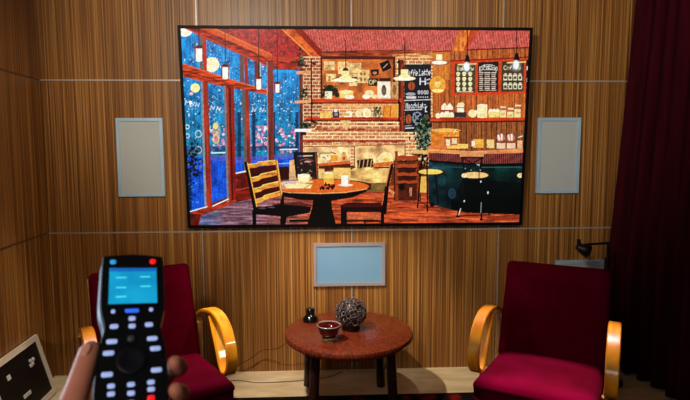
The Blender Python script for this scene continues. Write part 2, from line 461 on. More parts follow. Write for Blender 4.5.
    line([(212, 153), (226, 152.5)], 1.4, (190, 215, 245)); line([(280, 149.5), (297, 149)], 1.2, (220, 235, 250))
    # figure painted on the glass, scribbles
    ell(217, 131, 4, 9, (210, 190, 160), .55); ell(216, 126, 2.6, 3.2, (240, 226, 120)); ell(216.5, 139, 3.4, 5, (236, 200, 110), .8); ell(216.5, 139, 2, 3.4, (205, 120, 150))
    for x, y in ((188, 103), (193, 104), (198, 105), (213, 108), (219, 109), (254, 110), (262, 110)):
        line([(x - 2, y + 2), (x - 1, y - 2), (x + 1, y + 1.5), (x + 2.4, y - 1.5)], .8, (225, 235, 245), .8)
    for cx, cy, rx, ry in ((199, 134, 3, 3.2), (188, 127, 1.8, 2), (188, 136, 2, 2), (199, 150, 3, 3.5)):
        for k in range(12):
            a = k * PI / 6; ell(cx + rx * math.cos(a), cy + ry * math.sin(a), .6, .6, (215, 230, 235), .8)
    ell(191, 103, 2, 2, (250, 240, 250)); ell(192, 94, 1.8, 1.6, (226, 170, 210)); ell(189, 104, 1, 1.2, (10, 20, 30))
    ell(186, 31, 7.5, 6.4, (255, 246, 220)); ell(212.5, 65, 7.6, 7.4, (255, 238, 190)); ell(196, 88.3, 4.7, 4.6, (250, 240, 150)); ell(242, 88, 1.6, 2.6, (250, 240, 200))
    # plant outside left
    for _ in range(120):
        x, y = rng.normal(194, 4.2), rng.normal(161, 8.5); ell(x, y, rng.uniform(.5, 1.7), rng.uniform(.5, 1.7), [(14, 14, 22), (24, 24, 34), (90, 110, 130)][min(2, int(rng.integers(5)) // 2)], .9)
    rect(183, 168, 192, 214, (8, 36, 66), .75); dots(40, 188, 178, 204, 212, [(90, 170, 235), (20, 110, 220)], .3, .7, .8)
    # header, posts
    poly([(186, 28), (215, 27), (273, 57), (303, 57), (303, 70), (268, 68.5), (268, 66), (244, 56.3), (207, 40), (197, 34.5)], (160, 36, 12), 1., streak(6, 1.5, .5))
    poly([(200, 28), (214, 28), (272, 56), (272, 60)], (226, 84, 18)); line([(196, 28.5), (268, 60)], .9, (110, 14, 6)); line([(212, 27.5), (272, 55)], 1., (250, 120, 36))
    line([(187, 29), (268, 66.5)], 1.3, (206, 62, 26)); poly([(268, 57), (303, 57), (303, 61), (268, 61)], (196, 60, 18)); line([(268, 69.5), (303, 70)], .9, (110, 24, 10))
    poly([(199.3, 36), (203.8, 38), (203.8, 73), (200.8, 72)], (112, 98, 100)); poly([(203.8, 38), (207.3, 39.5), (207.8, 72), (204.2, 71)], (196, 48, 16))
    poly([(240.4, 55), (244.6, 56.5), (244.6, 83), (240.4, 82)], (110, 84, 80)); poly([(244.6, 56), (248, 58), (249, 86), (245.5, 85)], (170, 42, 20))
    poly([(255, 61), (260, 63), (260.5, 89), (255.5, 88)], (122, 50, 40)); line([(261, 63), (261, 89)], .9, (170, 190, 210))
    poly([(183.6, 63.5), (215, 74.5), (245, 83.5), (274, 91.8), (274, 96.3), (245, 90.3), (226, 87.5), (202, 81.5), (184.2, 77.2)], (196, 62, 18), 1., streak(7, 1.5, .45, 4))
    line([(184, 64.5), (245, 84.3), (270, 91)], 1., (246, 110, 36)); line([(184, 71), (230, 84)], .9, (130, 26, 8))
    def post(pl, pr, y0, y1, col, grey=None, gl=1.6):
        (xa, xb), (xc, xd) = pl, pr      # x left/right at top, at bottom
        if grey: poly([(xa - gl, y0), (xa + .2, y0), (xc + .2, y1), (xc - gl, y1)], grey)
        poly([(xa, y0), (xb, y0), (xd, y1), (xc, y1)], col, 1., streak(2, 25, .25))
    post((203.6, 208.6), (207, 212.4), 81.5, 214, (160, 48, 24), (130, 140, 150), 2.2)
    post((226.5, 234.6), (229.3, 236), 86, 206, (140, 30, 14), (120, 120, 124), 2.2); line([(230.6, 88), (232.6, 204)], 1.1, (70, 10, 6)); line([(228, 88), (230.2, 200)], 1., (190, 60, 30))
    post((245.2, 249), (247.5, 251.5), 89.5, 172, (156, 48, 34), (104, 96, 92), 3.2)
    post((268, 273.6), (268.6, 273.8), 62, 168, (122, 48, 38), (150, 130, 140), 1.)
    post((299.6, 303.6), (299.6, 304.5), 69, 152, (120, 50, 38), (60, 120, 180), 1.)
    # panels below the windows
    poly([(236, 172.5), (252, 170.5), (254, 200), (235.6, 203)], (132, 28, 14), 1., streak(9, 3, .3)); line([(236.5, 173), (249, 170.5)], 1.4, (230, 232, 240)); line([(236.5, 190), (252, 186.5)], 1.1, (190, 60, 30))
    poly([(250, 168), (300, 165.5), (300, 172), (292, 190), (252, 190)], (60, 14, 8)); line([(253, 165), (290, 163)], 1., (150, 180, 225))
    poly([(186, 214), (236, 199.5), (236, 204), (200, 217), (186, 222)], (172, 50, 20), 1., streak(5, 2, .3)); line([(213, 205.8), (228.4, 198.8)], 1.2, (235, 225, 225)); line([(190, 211.5), (207, 206.5)], 1.1, (220, 225, 230))
    # --- floor
    def fl(x, y, c):
        n = vnoise(x - y * .8, y, 13, 1.5, 21)[..., None]; m = vnoise(x, y, 5, 1., 22)[..., None]
        left = np.array([136, 96, 112.]); right = np.array([196, 78, 36.]); t = np.clip((x - 255) / 75, 0, 1)[..., None]
        b = left * (1 - t) + right * t; cool = np.clip(1 - (x - 200) / 26, 0, 1)[..., None] * .75; b = b * (1 - cool) + np.array([96, 142, 214.]) * cool
        return np.clip(b * (.42 + .75 * n + .3 * m), 0, 255)
    poly([(199.5, 228), (200.5, 216), (236, 202), (300, 188), (420, 182), (440, 210), (530, 212), (530, 228)], (190, 80, 40), 1., fl)
    poly([(187, 213), (201, 214), (199, 228), (189, 228)], (92, 22, 16), 1., streak(3, 6, .4)); line([(201, 216), (198.5, 226)], 1, (170, 60, 30))
    # --- brick wall
    bricks(303, 57, 432, 165, (206, 118, 66), (226, 146, 84), (248, 206, 150), 3.25, 7.2)
    bricks(303.5, 57, 322, 128, (150, 66, 44), (190, 106, 70), (232, 176, 130), 3.4, 6.)
    rect(322, 128, 404, 131, (150, 54, 34), .45)
    for y in (123, 128.3, 140.8):
        for _ in range(13):
            x = rng.uniform(304, 400); rect(x, y, x + rng.uniform(3, 6), y + 1.7, (150, 46, 30), .75)
    rect(300, 139.6, 405, 142.2, (150, 40, 30), .7)
    # cork board
    rect(320.5, 56.5, 395, 101, (96, 26, 14)); rect(322.5, 59.5, 392.5, 101, (206, 104, 42), 1., streak(6, 6, .25)); rect(398.6, 60, 403.4, 131, (112, 38, 18)); rect(401, 64, 402.2, 131, (180, 70, 30))
    for x0, y0, x1, y1 in ((324, 61.5, 335, 70.5), (338, 62, 349, 74), (347, 63, 361, 73), (357, 70, 369, 83), (349, 74, 357, 86), (326, 74, 336, 82)):
        rect(x0, y0, x1, y1, (240, 190, 120), .95, streak(3, 3, .2)); dots(5, x0 + 1, y0 + 1, x1 - 1, y1 - 1, [(190, 110, 50), (160, 90, 40)], .5, 1.4, .7)
    for cx, cy in ((361, 74), (364.5, 74), (361, 79.5), (364.5, 79.5)): ell(cx, cy, 1.2, 1.6, (150, 110, 50))
    poly([(379, 63.5), (388, 60), (391.5, 68), (382.5, 72)], (22, 14, 14)); line([(383, 68), (387, 64)], .8, (190, 150, 130))
    poly([(370, 70), (378.5, 69), (378.5, 75), (371.5, 76)], (54, 20, 14)); ell(374.5, 73, 2, 1.4, (220, 130, 90))
    rect(368, 78.5, 378, 86, (58, 22, 14)); text('OP', 369, 79.8, 3.2, 4.6, (226, 180, 130)); rect(379, 78, 390, 82, (70, 26, 16))
    rect(352, 77, 357, 82, (60, 24, 14))
    # shelves and wares
    rect(312, 98.6, 401, 102.4, (204, 62, 14), 1., streak(14, 2, .25)); line([(312, 99), (400, 99)], .9, (240, 110, 40)); line([(312, 103), (400, 103)], 1.4, (110, 30, 12))
    rect(306, 117.2, 401, 120, (196, 52, 14), 1., streak(14, 2, .25)); line([(306, 120.5), (400, 120.5)], 1.2, (104, 26, 12))
    rect(322, 103.5, 398, 108, (238, 176, 110), .6)
    CR = (254, 222, 156); CR2 = (255, 238, 194)
    for cx, cy, rx, ry in ((327, 91, 4, 3.5), (334, 91, 4, 3.5), (330, 88, 5, 3), (324, 95, 2.5, 2.5), (337, 95, 2.5, 2.5)): ell(cx, cy, rx, ry, (34, 40, 22), .9)
    dots(26, 321, 85, 339, 97, [(70, 90, 50), (20, 24, 16), (110, 120, 70)], .5, 1.3)
    rect(325, 91.5, 332, 98.6, CR2); dots(5, 326, 93, 331, 97, [(120, 130, 70)], .4, .8); rect(339.5, 91, 353, 98, (246, 196, 96)); ell(346, 92, 6.5, 2, CR); ell(349, 97, 5, 2, CR2)
    ell(369, 93.5, 4.5, 3.4, CR); ell(366, 96.5, 4, 2.4, CR2); ell(374, 96.5, 3, 2, CR)
    rect(377, 81.5, 390, 98.4, (246, 222, 176), 1.); rect(378.3, 83, 388.6, 97.2, (252, 238, 206)); ell(383.5, 90.5, 2.6, 5.2, (120, 96, 70)); ell(383.5, 86.5, 1.6, 1.6, (90, 70, 50)); rect(391, 82, 397.5, 98, (206, 150, 90)); ell(394, 90, 2, 5, (150, 100, 60))
    rect(320, 111, 331, 118, (244, 176, 84), 1., streak(2, 9, .25)); rect(332.5, 111.5, 339, 117.5, (56, 50, 66)); ell(335.5, 110.5, 1.7, 1.7, (230, 220, 220)); rect(334, 113, 337.5, 116, (150, 130, 130))
    poly([(343.5, 117), (345, 112.5), (350, 110.5), (352.5, 112), (351, 117)], CR2); ell(347, 114.5, 3, 1.4, (226, 180, 100))
    ell(358, 113.5, 3, 3.6, CR); ell(366.5, 112.8, 4.2, 4.6, CR2); ell(362, 110.5, 2.6, 1.8, CR); ell(367, 113, 2.6, 3, (250, 214, 120))
    dots(30, 373.5, 107, 381, 117, [(90, 104, 70), (60, 66, 44), (150, 130, 80)], .6, 1.5)
    rect(382, 105.5, 391, 117.4, (240, 138, 40)); rect(390.3, 105, 397.5, 117.4, (246, 152, 50)); line([(390.5, 105), (389.5, 117)], .8, (170, 80, 20)); line([(384, 106), (382.5, 116)], .8, (190, 90, 24))
    poly([(340, 120.5), (350, 120.5), (347, 127), (346, 130), (343, 126)], (238, 190, 120), .9)
    # corner shelves with plants, pipes
    for cx, cy, n, sx, sy in ((302, 62, 46, 2.4, 5), (304.5, 94, 34, 2.2, 3), (304, 125.5, 60, 3.8, 2)):
        for _ in range(n): ell(rng.normal(cx, sx), rng.normal(cy, sy), rng.uniform(.5, 1.4), rng.uniform(.5, 1.4), [(18, 18, 14), (34, 54, 34), (14, 26, 22), (70, 110, 70)][int(rng.integers(4))], .9)
    poly([(296, 71.5), (311, 70.5), (312, 73.8), (297, 74.6)], (228, 150, 96)); poly([(294.5, 101), (312, 99.6), (312, 102.6), (295, 103.6)], (232, 154, 104)); rect(295, 128.8, 311.3, 131.8, (250, 244, 236)); rect(301, 132, 306, 135, (40, 22, 18))
    line([(311.6, 60), (311.6, 122)], 1.2, (20, 14, 14)); line([(311.6, 63), (315.5, 64.5)], 1.8, (24, 14, 12)); ell(311.8, 103.5, 1.6, 1.6, (20, 12, 12)); line([(311, 121), (316, 122.5)], 1.8, (26, 14, 12))
    line([(398.4, 60), (398.4, 121)], 1.2, (26, 14, 12)); ell(398.4, 62, 1.5, 1.6, (20, 12, 10)); ell(398.4, 102.5, 1.5, 1.5, (20, 12, 10)); ell(398.4, 120, 1.2, 1.6, (20, 12, 10))
    # tall chalk board
    poly([(403.6, 64.5), (430.5, 64), (429.8, 131), (403.6, 132)], (34, 34, 44)); G = (206, 206, 210)
    text('Caffe', 405.2, 70.0, 2.05, 6.2, (244, 242, 236), 1., -.12, .5); text('Latte', 418.3, 69.4, 2.0, 6.2, (244, 242, 236), 1., -.1, .5)
    rect(419, 77.5, 420.3, 85, G); rect(424, 77.5, 425.2, 85, G); rect(419.5, 81, 424.5, 82, G); line([(426, 80), (429, 79)], 1, G); line([(426, 83.5), (429, 83)], .8, G)
    ell(411, 86, 3.4, 4.2, (168, 82, 40)); line([(411, 82), (411, 90)], .6, (110, 50, 26)); ell(410, 94, 5, 1.6, (150, 150, 156)); rect(405.5, 96.2, 415.5, 98.6, (196, 190, 184))
    for i, x in enumerate((418.3, 421.2, 424.2, 426.6)): ell(x, 92.2, 1.3, 2.1, G, .8); ell(x, 92.2, .5, 1., (60, 60, 70))
    for x in (418, 420.3, 422.5, 424.8, 427): ell(x, 97, .6, .6, G)
    line([(404, 100.4), (430, 99.4)], .9, (200, 200, 205)); text('Macchiato', 405.3, 103, 1.95, 5.4, (226, 226, 230), 1., -.06); line([(404.5, 110), (421, 109.2)], .9, G)
    ell(408, 119, 2.9, 4.8, (176, 90, 48)); line([(407, 115), (408, 123)], .7, (110, 52, 30)); line([(405, 128), (413, 127.6)], 1.1, G); line([(405, 125.6), (411, 125.4)], .6, G)
    for k in range(22):
        a = 2 * PI * k / 22; ell(416.5 + 4.2 * math.cos(a), 117.5 + 5.4 * math.sin(a), .55, .55, (150, 165, 190))
    line([(413, 113), (420, 122)], .8, (150, 160, 185)); line([(420, 113), (413, 122)], .8, (150, 160, 185)); rect(424.3, 106, 426.6, 112, (210, 210, 214)); ell(425.5, 116.5, 2.4, 3, (104, 84, 80))
    # potted tree in front of the bar end
    for _ in range(230):
        ell(rng.normal(423, 4.6), rng.normal(135, 8.2), rng.uniform(.6, 1.9), rng.uniform(.6, 1.9), [(16, 26, 22), (34, 52, 40), (70, 96, 76), (120, 140, 112), (12, 16, 14)][int(rng.integers(5))], .9)
    dots(26, 420, 116, 428, 124, [(60, 90, 50), (30, 40, 26)], .6, 1.2)
    # round sign and menu boards
    ell(437, 84.6, 8, 8.8, (246, 160, 46), 1., .5, (190, 80, 20)); ell(437, 83, 3, 4.4, (252, 212, 110)); ell(437, 80, 2.6, 1.8, (230, 150, 60)); ell(437, 90.5, 6, 1.6, (255, 224, 130))
    poly([(450.5, 61), (500, 59.3), (526, 58.4), (527.5, 92.5), (497, 94.5), (450.5, 95.2)], (212, 66, 20)); line([(450, 61), (500, 58.7), (528, 57)], 1.3, (150, 24, 16))
    poly([(454, 63.5), (474.3, 62.6), (474.3, 92.2), (453.6, 92.8)], (84, 70, 42)); poly([(477.3, 62.2), (497.6, 61.4), (497, 91.5), (476.8, 92.2)], (48, 34, 30)); poly([(500.8, 61.2), (523, 60), (522, 91), (499.8, 91.8)], (78, 62, 42)); poly([(525, 60), (529, 60), (528, 92), (524.5, 92)], (36, 26, 24))
    for r in range(4):
        for c in range(3):
            x, y = 457.3 + c * 6., 73.5 + r * 5.; ell(x, y, 2., 1.8, (240, 222, 160), .95); ell(x, y + 1.9, 1.4, .6, (250, 236, 190))
    rect(456, 91, 472, 92, (226, 200, 150)); text('Bakery', 456.2, 66.4, 2.4, 4, (240, 220, 170), .95)
    text('ESPRESSO', 478.4, 64.2, 1.95, 4.6, (246, 238, 224), 1., 0, 0, 2.4); line([(483, 69.7), (492, 69.4)], .7, (220, 200, 180))
    for r in range(10):
        for x0, x1 in ((478.2, 482.5), (483.5, 489.5), (490.3, 495.3)): rect(x0, 72 + r * 1.95, x1 - (r * 7 % 3) * .5, 73.1 + r * 1.95, (214, 192, 176), .85)
    text('Fresh', 503, 65.8, 2.5, 4, (240, 220, 170), .9) if 's' in FONT else text('Coffee', 502.6, 65.6, 2.5, 4, (240, 220, 170), .95)
    for r, n in ((0, 4), (1, 4)):
        for c in range(n):
            x, y = 504.2 + c * 4.9, 77 + r * 9.; rect(x - 1.9, y - 2.6, x + 1.9, y + 3, (238, 222, 180), .95); rect(x - 1.2, y - 1., x + 1.2, y + 1.8, (84, 66, 44)); rect(x - 1.2, y - 3.8, x + 1.2, y - 2.4, (230, 210, 170), .8)
    for y in (66, 78, 86): rect(525.3, y, 527, y + 4, (220, 216, 204))
    # right shelf and wares
    poly([(429.5, 117.3), (524, 117), (524, 120.2), (429.5, 121)], (206, 62, 14), 1., streak(14, 2, .2)); line([(429.5, 121.8), (524, 120.8)], 1.4, (90, 26, 12))
    poly([(440.5, 106), (444, 102.5), (446, 106), (449, 102.5), (452, 107), (452, 109.5), (440.5, 109.5)], CR2)
    for x, y in ((441.5, 114.5), (446, 113), (450.5, 114.5), (437, 115.5)): ell(x, y, 2.4, 2.6, CR2)
    rect(435, 114.6, 453, 117, CR); line([(440, 110.5), (452, 110.5)], 1.2, (150, 60, 20)); line([(444, 105), (444, 109)], .6, (200, 150, 80))
    rect(453.3, 112, 465.5, 117, (60, 54, 60)); rect(456, 104.5, 463, 112, CR2); poly([(457, 103), (462, 102), (464, 104.5), (456, 106)], CR); line([(456, 107.5), (463.5, 107.5)], .8, (150, 90, 40))
    ell(471.5, 113.2, 4.2, 4, CR); ell(475, 112, 1.8, 2, CR2); rect(476.2, 104.8, 486.2, 117.2, CR); ell(481.2, 105, 5, 1.3, CR2); ell(481, 116.5, 4.8, 1.2, CR)
    for x in (489.5, 493, 496.5): ell(x, 110.8, 2, 2.3, CR2)
    poly([(486.8, 111.5), (498.5, 111.5), (497.5, 117.2), (488, 117.2)], (246, 210, 120))
    for x, y in ((501.5, 107), (509, 108.5), (516, 105.5)):
        rect(x - 3, y + 3, x + 3.2, 117, (246, 214, 140)); rect(x - 2.6, y, x + 2.8, y + 3, (190, 110, 70)); rect(x - 2.2, y - 1, x + 3.4, y + .6, (246, 220, 170)); rect(x - 2, y + 6, x + 2, y + 8, (200, 140, 90), .7)
    # coffee machine and things on the bar
    rect(430, 129.5, 458, 148.5, (236, 128, 32), 1., streak(4, 3, .2)); ell(445, 130, 14, 1.9, (252, 176, 80)); rect(428, 145, 446, 149, (226, 120, 50)); rect(443, 138, 457, 145, (190, 100, 60)); rect(445, 139, 449, 145, (250, 220, 180)); rect(451, 138, 456, 143.5, (240, 200, 150)); line([(443, 137), (458, 137)], 1.2, (140, 50, 20))
    dots(10, 446, 130, 458, 136, [(110, 44, 20), (250, 200, 120)], .5, 1.); rect(446, 145, 459, 148, (250, 190, 90)); rect(456, 143.5, 467, 148, (252, 196, 96))
    rect(472, 138.5, 482.5, 147.5, (240, 160, 50)); rect(470.5, 140.5, 474, 146, (250, 226, 200)); rect(475, 139.5, 481.5, 144, (250, 180, 60)); rect(485.5, 139, 493, 147.5, (250, 190, 110)); rect(486.5, 141, 492, 146.5, (244, 206, 130)); 
    for x in (499.5, 509.5):
        rect(x - 4, 142.5, x + 4.5, 148, (246, 190, 150)); ell(x, 137.5, 4, 4, (206, 120, 80)); line([(x - 2.5, 135), (x - 1.5, 139)], 1.6, (240, 240, 246)); line([(x + 1, 134), (x + 1, 139)], 1.6, (236, 236, 244)); line([(x - 3, 141.5), (x + 3.5, 141.5)], 1., (120, 56, 40))
    rect(516, 140, 521, 148, (236, 170, 120)); line([(517, 137), (521, 135.5)], 1., (240, 220, 200))
    # bar
    poly([(427, 148.5), (445, 149.3), (470, 150.5), (523, 148), (523, 152.3), (470, 154.2), (427, 152.2)], (232, 138, 80), 1., streak(16, 1.5, .15))
    def slat(x, y, c):
        k = (x / 2.1) % 1; return np.where((k < .38)[..., None], c * .5, c * 1.05)
    poly([(428, 152.5), (470, 154.2), (522.4, 152.4), (522, 163), (480, 164.5), (428, 160)], (126, 56, 50), 1., slat)
    poly([(428, 159.5), (480, 163.5), (522, 162.4), (522, 166), (480, 166.5), (428, 163)], (12, 10, 12)); rect(458.8, 151.8, 482.5, 156.5, (216, 140, 90))
    def bar(x, y, c):
        n = vnoise(x, y, 7, 6, 31)[..., None]; t = np.clip((x - 428) / 50, 0, 1)[..., None]; b = np.array([22, 72, 84.]) * (1 - t) + np.array([6, 44, 40.]) * t
        g = np.clip(1 - (y - 168) / 40, .12, 1)[..., None]; g = np.where(x[..., None] < 450, np.maximum(g, .55), g); return np.clip(b * (.45 + 1.0 * n) * g, 0, 255)
    poly([(427.5, 161.5), (480, 166), (522, 165.5), (520, 214), (466, 212), (450, 209), (427.5, 203)], (8, 44, 44), 1., bar)
    line([(480, 166.8), (521, 166.4)], 1., (40, 96, 92)); line([(443, 166), (462, 167)], 1., (30, 90, 90), .8); ell(451, 193, 4, 5.5, (60, 110, 150), .45); ell(441, 180, 4, 6, (40, 104, 120), .35)
    poly([(462, 178), (520, 182), (519.5, 213), (464, 212)], (3, 8, 10), .75)
    # sofa, pillows, second table
    poly([(304.5, 147), (350, 146.5), (350, 172), (304.5, 170)], (246, 190, 128), 1., streak(5, 5, .3)); poly([(353.8, 147), (356, 144.8), (404.5, 144), (404.5, 166), (353.8, 167)], (240, 180, 116), 1., streak(6, 5, .3)); line([(354, 146), (354, 167)], .9, (110, 66, 30)); line([(305, 146.5), (352, 145.6), (404, 144)], .9, (150, 90, 44)); line([(404.3, 145), (404.3, 163)], .9, (90, 40, 20))
    poly([(349, 170), (356, 167), (392, 167), (389, 183), (350, 184)], (244, 184, 104), 1., streak(8, 4, .35)); poly([(350, 183), (389, 182), (386, 191), (350, 192)], (128, 96, 42), 1., streak(6, 3, .2)); poly([(404, 168), (420, 168), (420, 178), (404, 178)], (70, 24, 14))
    poly([(356.5, 160), (372, 158), (373.5, 166), (357, 168)], (50, 30, 24)); 
    for x in (359.5, 363.5, 367.5, 371): line([(x, 159.5), (x - 1.2, 167)], .9, (210, 150, 90))
    poly([(377, 157), (383, 151), (391, 153), (393, 161), (378, 162)], (255, 222, 146)); ell(386, 159.5, 3.5, 2, (250, 190, 80)); poly([(371.5, 163), (392, 161), (396, 165), (374, 167)], (224, 110, 40)); line([(374, 167.4), (390, 167)], 1.2, (80, 24, 12))
    poly([(289.5, 160.5), (296, 158.6), (297, 182), (289, 181)], (232, 176, 120), 1., streak(3, 6, .2)); rect(289, 164, 296, 182, (216, 158, 104), .6)
    poly([(316, 163.5), (350, 160.4), (350, 163.5), (318, 166.5)], (220, 96, 30)); poly([(318, 166), (350, 163.2), (350, 170), (318, 171)], (100, 34, 16)); rect(318, 168.5, 324, 180, (244, 196, 120), .9)
    rect(320, 153.3, 330, 160.2, (250, 226, 166)); rect(319.5, 152, 330.5, 154, (190, 150, 90)); dots(4, 322, 155, 329, 159, [(200, 120, 60)], .6, 1.); rect(330.5, 154.8, 337.6, 161, (246, 150, 40)); line([(331, 152), (335, 153.5)], 1.2, (140, 70, 34)); ell(343.6, 157.3, 2.8, 3.8, (236, 150, 70)); ell(343.6, 153, 1.8, 1.4, (226, 150, 90)); ell(343.6, 158, 1.3, 1.7, (180, 80, 40))
    rect(333.2, 167.5, 350, 182, (232, 176, 92), 1., streak(5, 5, .2))
    # dark chair behind the table
    poly([(293, 152), (297, 151.5), (299.5, 178), (295.8, 178)], (26, 14, 12)); poly([(312.5, 152), (317, 152), (318, 178), (313.8, 178)], (30, 16, 12)); rect(294, 152, 316.5, 155, (36, 20, 18)); poly([(296, 157), (315, 155.5), (316, 178), (297, 178)], (44, 32, 28))
    line([(300, 160), (306, 158.5), (313, 160.5)], 1.4, (120, 66, 60)); ell(308, 161.5, 4, 1, (200, 140, 130)); dots(28, 297, 162, 316, 178, [(20, 12, 10), (90, 66, 54), (150, 110, 90), (30, 20, 18)], .5, 1.3); line([(315.5, 153), (317, 178)], .9, (170, 80, 40))
    # middle chair, stools
    W1 = (172, 70, 24); W2 = (110, 36, 14)
    rect(393, 160, 420, 200, (60, 18, 10), .8)
    poly([(394.2, 151), (397, 150.6), (397.5, 201), (394.5, 201)], (150, 60, 22)); poly([(414.5, 152), (417.2, 152), (419, 200), (416, 200)], (140, 56, 22))
    for y0, t in ((154.5, 5.2), (163, 3.8), (171.5, 3.6), (179.5, 3.)):
        poly([(396, y0 + 1.2), (403, y0 + .3), (408, y0 + 1.2), (416, y0), (416.6, y0 + t), (409, y0 + t + 1), (404, y0 + t - .2), (396.3, y0 + t + 1.)], W1); line([(396, y0 + t + 1.3), (416, y0 + t + .8)], .9, (50, 14, 8))
    poly([(390, 164), (393, 163), (388, 186), (384.5, 186)], (60, 24, 14)); poly([(412, 149.5), (427, 150.3), (427, 154), (412, 153)], (226, 170, 100)); line([(412, 154), (427, 155)], 1.1, (30, 16, 14))
    rect(397, 184, 416, 188, (90, 30, 16)); ell(401, 186.5, 3, 3.4, (20, 12, 12)); rect(408.5, 187, 411, 196, (190, 110, 70)); poly([(388, 188), (394, 192), (393, 194), (388, 191)], (210, 140, 90)); rect(419, 176, 425.5, 192, (230, 170, 70))
    dots(30, 416, 155, 427, 168, [(30, 24, 26), (70, 40, 36), (14, 10, 12)], .6, 1.4)
    for a, b in (((421.5, 154), (416.5, 207)), ((426, 158), (426.4, 211)), ((434, 172), (437, 203))): line([a, b], 1.4, (12, 10, 12))
    ell(429.5, 171.3, 12, 2.6, (252, 206, 96), 1., .4, (60, 30, 16)); line([(426, 168), (426.2, 174)], 1.4, (14, 10, 12)); line([(418, 200), (427, 206)], 1., (16, 10, 12)); ell(431, 204, 2.5, 2.4, (20, 12, 14))
    line([(461, 156.6), (463.3, 172)], 1.3, (16, 12, 14)); line([(481, 156.6), (479, 172)], 1.3, (16, 12, 14)); line([(460.5, 157), (482, 157)], 1.4, (18, 12, 14)); line([(462.5, 163.3), (480, 163.3)], 1., (18, 14, 16)); line([(463, 158), (471, 163), (480, 158)], 1., (20, 12, 14)); line([(465, 171), (471.5, 164), (478, 171)], .9, (20, 16, 18)); dots(7, 463, 163, 480, 170, [(190, 200, 200)], .35, .6)
    ell(473.8, 174.6, 13.2, 3.1, (246, 186, 116), 1., .4, (40, 24, 18)); ell(463, 175, 2.5, 2.2, (255, 220, 170)); line([(477.8, 171), (477.8, 178)], .9, (40, 24, 20))
    for P in ([(463, 178), (459, 186), (460.5, 198), (456, 216)], [(466, 178), (465, 205)], [(479, 178), (480, 200), (480, 218.5)], [(485.5, 178), (487.5, 190), (486, 202), (488, 214)]): line(P, 1.5, (8, 8, 10))
    line([(459.5, 208), (457.5, 214)], .9, (206, 196, 190)); line([(480, 202), (479.5, 212)], .7, (150, 150, 150)); ell(463, 200.5, .7, 1., (200, 200, 205)); ell(486.6, 192, .7, 1.4, (220, 226, 230)); ell(479.6, 181, .7, 1., (200, 200, 205)); line([(457, 215.5), (488, 214)], .9, (30, 14, 12)); ell(456.5, 216, 2, .9, (10, 8, 10)); ell(480, 218.8, 1.8, 1.2, (10, 8, 10))
    ell(519.3, 174.8, 3.6, 2.4, (250, 196, 130)); poly([(484, 216), (517, 214), (516, 220), (490, 220)], (120, 40, 22), .6)
    # --- round dining table
    poly([(271, 187), (278, 195), (300, 199.5), (330, 200.5), (352, 197), (366, 191), (368.6, 186)], (18, 6, 5))
    ell(319.8, 186, 48.8, 6.9, (230, 98, 24), 1., .4, (60, 16, 8))
    def tsheen(x, y, c): return c
    ell(291, 184, 15, 4.2, (206, 196, 214), .8, 3.); ell(279, 187.2, 7, 3, (236, 150, 100), .7, 2.); line([(274, 190), (290, 192.3), (320, 193.2), (345, 192), (366, 188.4)], 1., (255, 180, 110), .8); ell(345, 188, 14, 2.5, (240, 120, 40), .6, 2.)
    poly([(284, 184), (300, 183), (312, 184.3), (310, 188), (286, 188)], (250, 226, 150)); line([(303, 188), (312, 184)], 1., (220, 170, 90)); ell(304, 181.5, 9, 1.4, (250, 190, 110)); ell(303.5, 177.8, 6, 4.4, (255, 240, 170)); rect(297.5, 174, 309.6, 177.5, (255, 246, 190)); line([(309.5, 176), (311, 178), (309, 180)], .9, (226, 180, 110))
    rect(323.4, 172.5, 333.2, 183.6, (250, 170, 60)); rect(324, 173, 332.6, 178, (255, 206, 100)); ell(328.2, 172.6, 4.8, 1.1, (255, 232, 170)); ell(345, 184.7, 7.5, 1.3, (255, 232, 206)); rect(340.8, 175, 347.6, 184, (255, 246, 226)); line([(347.5, 176.5), (349.8, 178.5), (347.5, 181)], 1., (236, 190, 150))
    dots(24, 317, 183, 334, 188.5, [(90, 10, 20), (50, 8, 20), (150, 30, 40), (30, 6, 14)], .8, 1.6)
    poly([(313, 197), (330.5, 197), (331.5, 208), (335.5, 224.5), (306.5, 224.5), (311.5, 208)], (8, 4, 5)); poly([(331, 202), (342, 201.5), (340, 222), (335, 222)], (206, 92, 50), .0)
    # --- left foreground chair
    poly([(253, 208), (281, 203.5), (311, 206.5), (309, 212.5), (286, 216.5), (254, 214)], (14, 8, 10)); poly([(262, 204), (300, 201), (312, 206), (282, 204.8)], (84, 30, 22), .7)
    rect(252.2, 210, 256, 226, (8, 6, 8)); rect(280, 195, 283.6, 224, (12, 8, 8)); rect(289, 219, 312, 221.5, (10, 6, 8)); poly([(281, 214), (287, 214), (285, 224), (281, 224)], (10, 6, 8))
    slats = (((246.5, 163.2), (276.2, 160.4), 4.3), ((249.2, 176.8), (277.8, 170.5), 4.8), ((251.3, 187.8), (279.6, 181.2), 4.6), ((253, 198.8), (280.6, 191), 4.6))
    for (xa, ya), (xb, yb), t in slats:
        n = 12; up = []; dn = []
        for k in range(n + 1):
            s = k / n; y = ya + (yb - ya) * s; wv = 1.5 * math.exp(-((s - .45) / .13) ** 2) - .9 * math.exp(-((s - .15) / .12) ** 2) * 0
            up.append((xa + (xb - xa) * s, y + (1.3 if s < .36 else -.3) + 0)); dn.append((xa + (xb - xa) * s, y + t + (1. if s < .36 else -.4)))
        poly([(xa, ya + t), (xb, yb + t), (xb + .6, yb + t + 7), (xa + 1.4, ya + t + 7)], (74, 14, 12)) if ya < 190 else None
        poly(up + dn[::-1], (240, 140, 40), 1., streak(6, 2, .3)); line(up, .8, (255, 206, 110))
    for k in range(2): ell(262 + k * 9, 208 - k, 4, .8, (140, 110, 130), .6)
